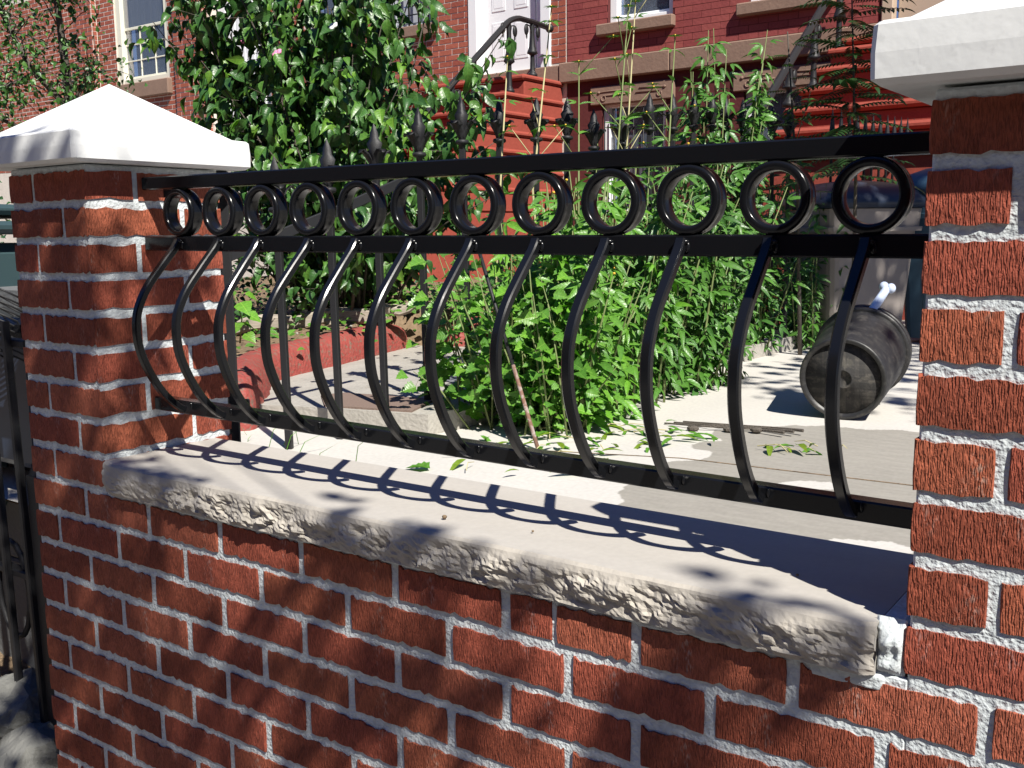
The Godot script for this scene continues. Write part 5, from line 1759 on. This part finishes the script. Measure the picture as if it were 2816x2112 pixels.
func plants() -> void:
	hibiscus()
	lobed_shrub()
	weed_clump(Vector3(-1.66, -0.24, -1.98), "dense bright clump of narrow-leaved weeds in the middle of the railing view", Vector3(0.40, 0.86, 0.5), 58, 51, 190, false)
	weed_clump(Vector3(-2.02, -0.17, -2.75), "loose green weeds on the raised walk between the hibiscus and the red stoop", Vector3(0.55, 0.86, 0.7), 36, 54, 90, false)
	weed_clump(Vector3(-1.70, -0.24, -2.75), "shaded clump of narrow-leaved weeds farther back beside the bins", Vector3(0.42, 1.0, 0.85), 60, 52, 130, true)
	weed_clump(Vector3(-1.86, -0.24, -3.75), "tangle of pale climbing weeds reaching above the pickets near the bins", Vector3(0.26, 1.62, 0.6), 44, 53, 80, true)
	weed_clump(Vector3(-2.05, -0.24, -4.6), "weeds coloured dark for shade, hiding the foot of the far stoop, left of the beige bin", Vector3(0.9, 0.95, 0.5), 60, 55, 40, true)
	weed_clump(Vector3(-2.75, -0.17, -3.3), "green weeds at the right foot of the hibiscus, under its leaves", Vector3(0.7, 0.62, 0.6), 30, 56, 60, true)
	var k := 0
	for e in [[Vector3(-1.78, -0.24, -2.0), Vector3(-1.87, 1.23, -2.16), "tall thin weed with a spiky yellow flower head just right of the white door"],
			[Vector3(-1.72, -0.24, -2.25), Vector3(-1.69, 1.25, -2.41), "tallest straw-coloured weed stem, in front of the white-framed window"],
			[Vector3(-1.68, -0.24, -2.45), Vector3(-1.72, 1.29, -2.52), "leafy flowering weed stem crossing the brown window sill"],
			[Vector3(-1.70, -0.24, -2.5), Vector3(-1.62, 1.17, -2.66), "slanting weed stem reaching over the brownstone band"],
			[Vector3(-1.90, -0.24, -1.80), Vector3(-1.92, 1.03, -1.95), "leafy weed in front of the red stoop with drooping flower bracts"],
			[Vector3(-1.84, -0.24, -2.1), Vector3(-1.84, 1.05, -2.30), "weed with narrow leaves between the stoop and the carved lintel"]]:
		tall_weed(e[0], e[1], e[2], 60 + k)
		k += 1
	sapling("dark_sapling", "fern-leaved sapling with shade put into its dark leaf colour, before the right red steps", Vector3(-1.30, -0.24, -4.0), Vector3(-1.285, 1.50, -3.75), 70, 0.34, [M.leaf_shaded, M.leaf_shaded], 71)
	sapling("light_sapling", "slim fern-leaved sapling with yellowish fronds in front of the brownstone band", Vector3(-1.60, -0.24, -4.1), Vector3(-1.62, 1.36, -3.85), 14, 0.20, [M.leaf_b, M.leaf_a], 72)
	# tree before the left house
	small_tree("garden_tree", "small twiggy tree with a forked grey trunk before the left house", Vector3(-7.46, -0.10, -3.71), [
		[[Vector3(-7.46, -0.10, -3.71), Vector3(-7.43, 1.00, -3.66), Vector3(-7.42, 1.42, -3.61), Vector3(-7.44, 1.75, -3.61), Vector3(-7.42, 2.30, -3.56), Vector3(-7.46, 2.90, -3.51)], [0.05, 0.045, 0.04, 0.032, 0.022, 0.01]],
		[[Vector3(-7.42, 1.42, -3.61), Vector3(-7.61, 1.75, -3.41), Vector3(-7.81, 2.20, -3.31), Vector3(-7.86, 2.70, -3.21)], [0.03, 0.022, 0.015, 0.008]],
		[[Vector3(-7.42, 1.45, -3.61), Vector3(-7.32, 1.65, -3.71), Vector3(-7.30, 1.85, -3.81)], [0.018, 0.013, 0.007]],
		[[Vector3(-7.56, 1.70, -3.41), Vector3(-7.76, 1.50, -3.11), Vector3(-7.86, 1.25, -2.91)], [0.012, 0.009, 0.005]],
		[[Vector3(-7.81, 2.20, -3.31), Vector3(-8.06, 2.40, -3.01), Vector3(-8.36, 2.50, -2.81)], [0.012, 0.009, 0.005]],
		[[Vector3(-7.43, 1.10, -3.66), Vector3(-7.76, 1.35, -3.21), Vector3(-8.01, 1.50, -2.91), Vector3(-8.16, 1.70, -2.71)], [0.02, 0.014, 0.010, 0.006]],
		[[Vector3(-7.76, 1.60, -3.21), Vector3(-8.06, 2.00, -2.81), Vector3(-8.26, 2.30, -2.61)], [0.014, 0.010, 0.006]],
		[[Vector3(-7.31, 2.30, -3.56), Vector3(-7.11, 2.45, -3.51), Vector3(-6.86, 2.52, -3.41)], [0.012, 0.008, 0.004]]],
		900, 0.06, [M.leaf_a, M.leaf_b, M.leaf_c], 81, 160, 0.20)
	# undergrowth in the bed
	rng.seed = 91
	var xs := []
	var cs := []
	for i in 1500:
		var p := Vector3(rng.randf_range(-5.6, -3.1), 0, rng.randf_range(-1.7, -5.2))
		if rng.randf() < 0.55:
			p = Vector3(-3.75 + rng.randfn() * 0.5, 0, -2.9 + rng.randfn() * 0.5)
		p.y = soil_y(p.x, p.z) + rng.randf_range(0.0, 0.10)
		var a := rng.randf() * TAU
		xs.append(Transform3D(leaf_basis(Vector3(cos(a), rng.randf_range(-0.2, 0.9), sin(a)), Vector3(0.3, 1, 0.4), rng.randf_range(0.4, 1.0)), p))
		cs.append(Color(1, 1, 1) * rng.randf_range(0.7, 1.2))
	tag(scatter("ground_cover", leaf(0.06, 0.035), M.weed_a, xs, cs), "low green ground cover growing through the bare soil of the bed", "ground cover")
	xs = []
	cs = []
	for i in 2600:
		var p := Vector3(rng.randf_range(-5.4, -3.5), 0, rng.randf_range(-1.6, -3.6))
		p.y = -0.05 + rng.randf_range(0.0, 1.05) * sqrt(rng.randf())
		var a := rng.randf() * TAU
		xs.append(Transform3D(leaf_basis(Vector3(cos(a), rng.randf_range(-0.6, 0.6), sin(a)), Vector3(0.3, 1, 0.4) + Vector3(rng.randfn(), 0, rng.randfn()) * 0.4, rng.randf_range(0.4, 1.0)), p))
		cs.append(Color(1, 1, 1) * rng.randf_range(0.6, 1.0))
	tag(scatter("undergrowth", leaf(0.055, 0.035), M.leaf_b, xs, cs), "dark tangled undergrowth behind the white cap of the left pillar", "undergrowth")
	# broad-leaved seedling beside the pillar
	var sd := thing("broad_leaf_seedling", "pale broad-leaved seedling just right of the left pillar", "seedling", Vector3(-3.05, -0.02, -1.62))
	rng.seed = 95
	obj("stem", tube([Vector3.ZERO, Vector3(0.02, 0.1, 0.0), Vector3(0.0, 0.22, 0.02)], [0.004, 0.003, 0.002], 5), M.stem_green, sd)
	xs = []
	for i in 12:
		var a := 2.4 * i
		xs.append(Transform3D(leaf_basis(Vector3(cos(a), -0.3, sin(a)), Vector3(0.3, 1, 0.5), rng.randf_range(0.7, 1.1)), sd.position + Vector3(cos(a) * 0.03, 0.04 + 0.016 * i, sin(a) * 0.03)))
	foliage(sd, "leaf", [leaf(0.09, 0.07, 0.1, 0.6)], [M.weed_c, M.leaf_d], xs, 12, 1.0)
	# grass blades in the gravel
	var gb := begin()
	for i in 26:
		var p := Vector3(-2.2 + rng.randfn() * 0.22, -0.28, -0.85 + rng.randfn() * 0.2)
		var d := Vector3(rng.randfn() * 0.05, rng.randf_range(0.08, 0.24), rng.randfn() * 0.05)
		var s := Vector3(0.003, 0, 0.001)
		poly(gb, [p - s, p + s, p + d * 0.6 + s * 0.7, p + d * 0.6 - s * 0.7], Vector3(0, 0, 1))
		poly(gb, [p + d * 0.6 - s * 0.7, p + d * 0.6 + s * 0.7, p + d + Vector3(d.x, -0.02, d.z)], Vector3(0, 0, 1))
	var gm := obj("grass_tuft", done(gb), M.weed_c)
	gm.set_meta("kind", "stuff")
	tag(gm, "thin grass blades standing in the gravel behind the sill", "grass")

# the street tree over the pavement, whose leaves dapple the wall
func street_tree() -> void:
	rng.seed = 7
	var base := Vector3(6.0, -0.92, 3.4)
	var b := thing("street_tree", "street tree standing on the pavement to the right, out of view", "tree", base)
	var st := begin(true)
	tube_into(st, [Vector3.ZERO, Vector3(-0.05, 1.5, 0), Vector3(-0.1, 3.2, -0.05), Vector3(0.0, 4.6, 0.0), Vector3(0.1, 6.4, 0.1)], [0.17, 0.14, 0.12, 0.09, 0.03], 10)
	var up := -SUN
	# sprays of leaves at the ends of low boughs: where each one's shade falls on the wall, and how wide it is
	var aims := []
	for e in "-1.41,-0.19,0.053;-1.5,-0.18,0.066;-1.65,-0.25,0.078;-1.64,-0.15,0.082;-1.6,-0.3,0.059;-1.5,-0.36,0.054;-1.59,-0.44,0.054;-1.67,-0.4,0.074;-1.71,-0.51,0.076;-1.71,-0.35,0.062;-0.89,-0.14,0.052;-0.84,-0.17,0.047;-0.99,-0.24,0.051;-1.03,-0.18,0.026;-1.08,-0.38,0.064;-0.96,-0.34,0.051;-1.15,-0.44,0.072;-1.25,-0.5,0.051;-0.67,-0.14,0.045;-0.75,-0.21,0.056;-0.64,-0.22,0.052;-0.58,-0.23,0.034;-0.75,-0.3,0.023;-0.79,-0.38,0.047;-0.88,-0.38,0.054;-0.56,-0.17,0.039;-1.38,-0.56,0.061;-1.58,-0.59,0.049;-1.19,-0.35,0.027;-1.06,-0.31,0.041;-1.33,-0.37,0.023;-0.84,-0.02,0.042;-0.8,-0.04,0.037;-0.68,-0.05,0.041;-0.75,-0.12,0.029;-1.49,-0.49,0.03;-1.38,-0.03,0.061;-1.27,-0.03,0.048;-0.57,-0.17,0.032;-0.31,-0.19,0.035;-0.28,-0.15,0.032;-0.37,-0.24,0.035;-0.34,-0.24,0.03;-0.14,-0.15,0.031;-0.16,-0.17,0.024;-0.25,-0.11,0.037;-0.2,-0.08,0.022;-0.47,-0.29,0.035;-0.29,-0.23,0.024;-0.17,-0,0.014;-0.22,-0.03,0.015;-0.09,-0.03,0.015;-1.7,0.38,0.031;-1.66,0.29,0.036;-1.58,0.26,0.03;-1.61,0.2,0.028;-1.52,0.22,0.025;-1.7,0.12,0.032;-1.56,0.12,0.034;-1.52,0.05,0.029;-1.66,0.03,0.036;-1.54,0.42,0.025;-1.69,0.32,0.026;-1.49,0.31,0.026".split(";"):
		var v := e.split_floats(",")
		aims.append([Vector3(v[0], v[1] - (0.03 if v[1] > -0.2 and v[1] < -0.09 else 0.0), 0.0), v[2] * 0.92])
	aims.append([Vector3(-1.66, 0.58, 0.05), 0.03])
	for p in [Vector3(-1.86, -0.80, 0.08), Vector3(-1.98, -0.72, 0.05), Vector3(-1.80, -0.90, 0.15), Vector3(-2.05, -0.88, 0.15), Vector3(-1.93, -0.55, -0.05)]:
		aims.append([p, 0.09])
	for p in [[-1.70, 0.36, 0.06], [-1.60, 0.34, 0.04], [-1.55, 0.15, 0.05], [-1.68, 0.20, 0.05], [-1.50, 0.36, 0.04], [-1.62, 0.06, 0.05], [-1.72, 0.02, 0.05], [-1.52, -0.03, 0.05]]:
		aims.append([Vector3(p[0], p[1], 0.0), p[2]])
	for p in [[0.36, -0.05], [0.28, -0.12], [0.20, -0.06], [0.33, -0.20], [0.13, -0.10], [0.06, -0.05]]:
		aims.append([Vector3(WX, p[0], p[1]), 0.045])
	for i in 16:
		aims.append([Vector3(-1.90 - 0.05 * (i % 4), -0.75 + 0.28 * (i / 4), -0.1), 0.05])
	var xs := []
	var cs := []
	for idx in aims.size():
		var e: Array = aims[idx]
		if idx % 3 == 2 and idx < 60:
			continue
		var far := rng.randf_range(2.5, 3.5)
		var c: Vector3 = e[0] + up * far
		var r: float = e[1]
		tube_into(st, [Vector3(0, minf(c.y - base.y + 0.3, 5.2), 0), (c - base) * Vector3(0.7, 1.0, 0.7) + Vector3(0, 0.15, 0), c - base], [0.016, 0.007, 0.002], 4)
		var n := int(5.0 + 3000.0 * r * r)
		for i in n:
			var a := rng.randf() * TAU
			var q := c + (Vector3(cos(a), 0, sin(a)) * r * sqrt(rng.randf()) * 1.05) + Vector3(0, rng.randfn() * 0.04, 0)
			xs.append(Transform3D(leaf_basis(Vector3(rng.randfn(), rng.randfn() - 0.4, rng.randfn()), Vector3(rng.randfn() + 0.6, 1.4, rng.randfn() + 0.4), rng.randf_range(0.4, 0.75)), q - base))
			cs.append(Color(1, 1, 1))
	# the rest of its crown, off to the right and above
	for i in 900:
		var q := Vector3(rng.randfn() * 0.9 + 1.2, 6.2 + rng.randfn() * 0.7, rng.randfn() * 0.9 + 1.0)
		xs.append(Transform3D(leaf_basis(Vector3(rng.randfn(), rng.randfn() - 0.4, rng.randfn()), Vector3(rng.randfn(), 1.2, rng.randfn()), 1.0), q))
		cs.append(Color(1, 1, 1))
	obj("trunk", done(st), M.bark, b)
	scatter("foliage", leaf(0.10, 0.062), M.leaf_a, xs, cs, b)
	# a second tree, unseen beyond the right pillar, placed to shade the bins and back yard
	rng.seed = 8
	base = Vector3(3.2, -0.24, -3.0)
	b = thing("unseen_yard_tree", "unseen tree out of view to the right, placed to shade the bins and the back of the yard", "tree", base)
	st = begin(true)
	tube_into(st, [Vector3.ZERO, Vector3(0.03, 1.6, 0), Vector3(-0.1, 3.0, 0.05), Vector3(-0.3, 4.4, 0.0)], [0.15, 0.12, 0.09, 0.04], 10)
	xs = []
	cs = []
	for i in 190:
		var aim := Vector3(rng.randf_range(-2.3, 0.4), rng.randf_range(-0.24, 1.5), rng.randf_range(-5.8, -4.3))
		if i % 4 == 0:
			aim = Vector3(rng.randf_range(-1.5, 0.3), -0.24, rng.randf_range(-4.4, -2.7))
		var c := aim + up * rng.randf_range(3.2, 4.6)
		if i % 2 == 0:
			tube_into(st, [Vector3(-0.1, minf(c.y - base.y, 3.9), 0), (c - base) * 0.8, c - base], [0.02, 0.01, 0.003], 4)
		for k in (22 if i % 4 else 9):
			var q := c + Vector3(rng.randfn(), rng.randfn() * 0.7, rng.randfn()) * 0.13
			xs.append(Transform3D(leaf_basis(Vector3(rng.randfn(), rng.randfn() - 0.4, rng.randfn()), Vector3(rng.randfn(), 1.2, rng.randfn()), rng.randf_range(0.8, 1.4)), q - base))
			cs.append(Color(1, 1, 1))
	obj("trunk", done(st), M.bark, b)
	scatter("foliage", leaf(0.11, 0.068), M.leaf_a, xs, cs, b)

# ------------------------------------------------------------------ left margin: the neighbour's gate
func left_margin() -> void:
	var g := thing("neighbour_gate", "dark iron bars of the neighbour's gate at the lower left edge", "gate", Vector3(-1.98, -0.92, -0.10))
	for e in [[Vector3(0.035, 0.0, 0.0), Vector3(0.0, 1.15, 0.0), 0.012], [Vector3(-0.07, 0.0, 0.0), Vector3(-0.10, 1.15, 0.0), 0.012], [Vector3(-0.18, 0.0, 0.0), Vector3(-0.20, 1.15, 0.0), 0.012]]:
		obj("bar", sweep([e[0], e[1]], square(e[2] * 1.4, e[2] * 1.4, 0.003), Vector3(0, 0, 1)), M.old_iron, g)
	for y in [0.10, 0.55, 1.10]:
		obj("crossbar", sweep([Vector3(-0.5, y, -0.02), Vector3(0.06, y, -0.02)], square(0.018, 0.03, 0.003), Vector3(0, 0, 1)), M.old_iron, g)
	var curl := []
	var rad := []
	for i in 20:
		var a := TAU * i / 19.0 * 1.2
		curl.append(Vector3(-0.10 + cos(a) * 0.07, 0.50 + sin(a) * 0.12, -0.02))
		rad.append(0.007)
	obj("scroll", tube(curl, rad, 6), M.old_iron, g)
	# dark upright behind the gate, hugging the pillar
	var pst := thing("iron_gate_post", "black iron post standing close against the left pillar", "post", Vector3(-1.915, -0.92, -0.13))
	obj("post_bar", sweep([Vector3.ZERO, Vector3(-0.012, 0.80, 0.0)], square(0.055, 0.055, 0.004), Vector3(0, 0, 1)), M.old_iron, pst)
	var tip := begin(true)
	lathe_into(tip, [Vector2(0.03, 0.80), Vector2(0.02, 0.83), Vector2(0.001, 0.88)], 6, Transform3D(Basis(), Vector3(-0.012, 0, 0)))
	obj("spear_tip", done(tip), M.old_iron, pst)
	var w := thing("stucco_wall", "grey stucco side wall darkened in colour for shadow between the gate bars and the pillar", "wall", Vector3(-2.62, -0.92, -0.46))
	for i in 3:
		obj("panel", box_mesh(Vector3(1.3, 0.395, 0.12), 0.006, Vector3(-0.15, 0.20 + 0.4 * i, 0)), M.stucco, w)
	var bn := thing("green_rubbish_bin", "grey-green bin with a flat lid peeping out left of the brick pillar", "bin", Vector3(-2.95, -0.46, -0.55), 0.2, "rubbish bins")
	var st := begin()
	bbox(st, Vector3(0, 0.48, 0), Vector3(0.62, 0.76, 0.5), 0.03)
	obj("bin_body", done(st), M.bin_green, bn)
	st = begin()
	bbox(st, Vector3(0, 0.905, 0), Vector3(0.70, 0.035, 0.56), 0.012)
	bbox(st, Vector3(0, 0.955, 0), Vector3(0.66, 0.03, 0.52), 0.012)
	obj("lid", done(st), M.bin_green, bn)
	var ct := thing("added_dark_box", "dark box on legs added for the near-black gap beneath the wire coil, left of the brick pillar", "dark_box", Vector3(-2.42, -0.92, -0.30))  # dark boxes added to blacken the gap behind the gate
	obj("box", box_mesh(Vector3(0.62, 0.34, 0.16), 0.02, Vector3(0, 0.93, 0)), M.bin_navy, ct)
	obj("tray", box_mesh(Vector3(0.70, 0.05, 0.22), 0.015, Vector3(0, 1.12, 0)), M.gloss_black, ct)
	for x in [-0.28, 0.27]:
		obj("leg", box_mesh(Vector3(0.03, 0.78, 0.03), 0.004, Vector3(x, 0.39, 0)), M.old_iron, ct)
	# coiled wire hanging on the gate
	var coil := []
	rad = []
	for i in 150:
		var a := TAU * i / 14.0
		coil.append(Vector3(cos(a) * 0.045, -0.16 * i / 150.0 + sin(a) * 0.028, sin(a) * 0.045))
		rad.append(0.0024)
	tag(obj("wire_coil", tube(coil, rad, 5), M.old_iron, null, Transform3D(Basis(Vector3.FORWARD, 0.12), Vector3(-2.145, 0.28, -0.20))), "coil of springy grey wire hanging beside the left pillar", "coil")
	# rubble at the foot
	rng.seed = 12
	var at := [Vector3(-1.83, -0.84, 0.075), Vector3(-1.93, -0.80, -0.05), Vector3(-1.98, -0.83, 0.16), Vector3(-1.80, -0.89, 0.17), Vector3(-2.05, -0.72, -0.10), Vector3(-1.87, -0.90, 0.25)]
	var size := [0.07, 0.10, 0.11, 0.05, 0.10, 0.08]
	var lab := ["small pale rubble stone against the pillar's foot", "mossy grey stone between the two gate bars", "large rough grey stone at the lower left corner", "chipped stone lying under the pillar's lowest bricks", "upright pale stone behind the gate bars", "flat dark stone at the bottom edge beside the pillar"]
	for i in 6:
		tag(obj("rubble_stone", rock(size[i], 300 + i), M.stone_grey, null, Transform3D(Basis.from_euler(Vector3(rng.randf(), rng.randf() * 3, rng.randf())), at[i])), lab[i], "stone", "rubble stones by the gate")
	struct("rubble_soil", sheet(-2.9, -1.5, -0.6, 0.5, 24, 24, func(x, z): return -0.93 + 0.09 * smoothstep(-1.5, -2.1, x) + 0.035 * M.soil_noise.get_noise_2d(x * 4.0, z * 4.0)), M.soil)

func rock(r: float, seed_: int) -> ArrayMesh:
	var nn := noise(seed_, 7.0, 3)
	var st := begin()
	var n := 9
	var f := func(i, k):
		var a: float = -PI / 2 + PI * i / n
		var t: float = TAU * (k % 14) / 14.0
		var d := Vector3(cos(a) * cos(t), sin(a), cos(a) * sin(t))
		return d * r * (1.0 + 0.55 * nn.get_noise_3dv(d * 0.12)) * Vector3(1.1, 0.8, 1.0)
	for i in n:
		for k in 14:
			var pts := [f.call(i, k), f.call(i, k + 1), f.call(i + 1, k + 1), f.call(i + 1, k)]
			if i == 0:
				pts = [pts[0], pts[2], pts[3]]
			elif i == n - 1:
				pts = [pts[0], pts[1], pts[2]]
			poly(st, pts, pts[0] + pts[1] + pts[2])
	return done(st)

func _ready() -> void:
	# --- camera
	eye_basis = Basis(Vector3.UP, 0.6254) * Basis(Vector3.RIGHT, -0.1479) * Basis(Vector3.BACK, -0.0122)
	var cam := Camera3D.new()
	cam.name = "camera"
	cam.transform = Transform3D(eye_basis, eye)
	cam.fov = 41.57
	cam.near = 0.02
	cam.far = 400.0
	add_child(cam)
	cam.current = true
	# --- sky, sun, exposure
	var env := Environment.new()
	env.background_mode = Environment.BG_SKY
	var sky := Sky.new()
	var ps := ProceduralSkyMaterial.new()
	ps.sky_top_color = Color(0.20, 0.36, 0.66)
	ps.sky_horizon_color = Color(0.62, 0.72, 0.84)
	ps.sky_curve = 0.12
	ps.ground_bottom_color = Color(0.25, 0.24, 0.22)
	ps.ground_horizon_color = Color(0.5, 0.5, 0.5)
	ps.sun_angle_max = 0.0
	sky.sky_material = ps
	env.sky = sky
	env.background_energy_multiplier = 0.55
	env.tonemap_mode = Environment.TONE_MAPPER_LINEAR
	env.tonemap_exposure = 1.6
	env.sdfgi_enabled = true
	env.ssao_enabled = true
	env.ssil_enabled = true
	var we := WorldEnvironment.new()
	we.name = "environment"
	we.environment = env
	add_child(we)
	var sun := DirectionalLight3D.new()
	sun.name = "sun"
	sun.light_energy = 1.6
	sun.light_color = Color(1.0, 0.98, 0.94)
	sun.light_angular_distance = 0.5
	sun.shadow_enabled = true
	add_child(sun)
	sun.look_at_from_position(Vector3.ZERO, SUN, Vector3.UP)
	make_materials()
	ground()
	houses()
	front_wall()
	railing()
	iron_fence()
	yard_things()
	left_margin()
	plants()
	street_tree()
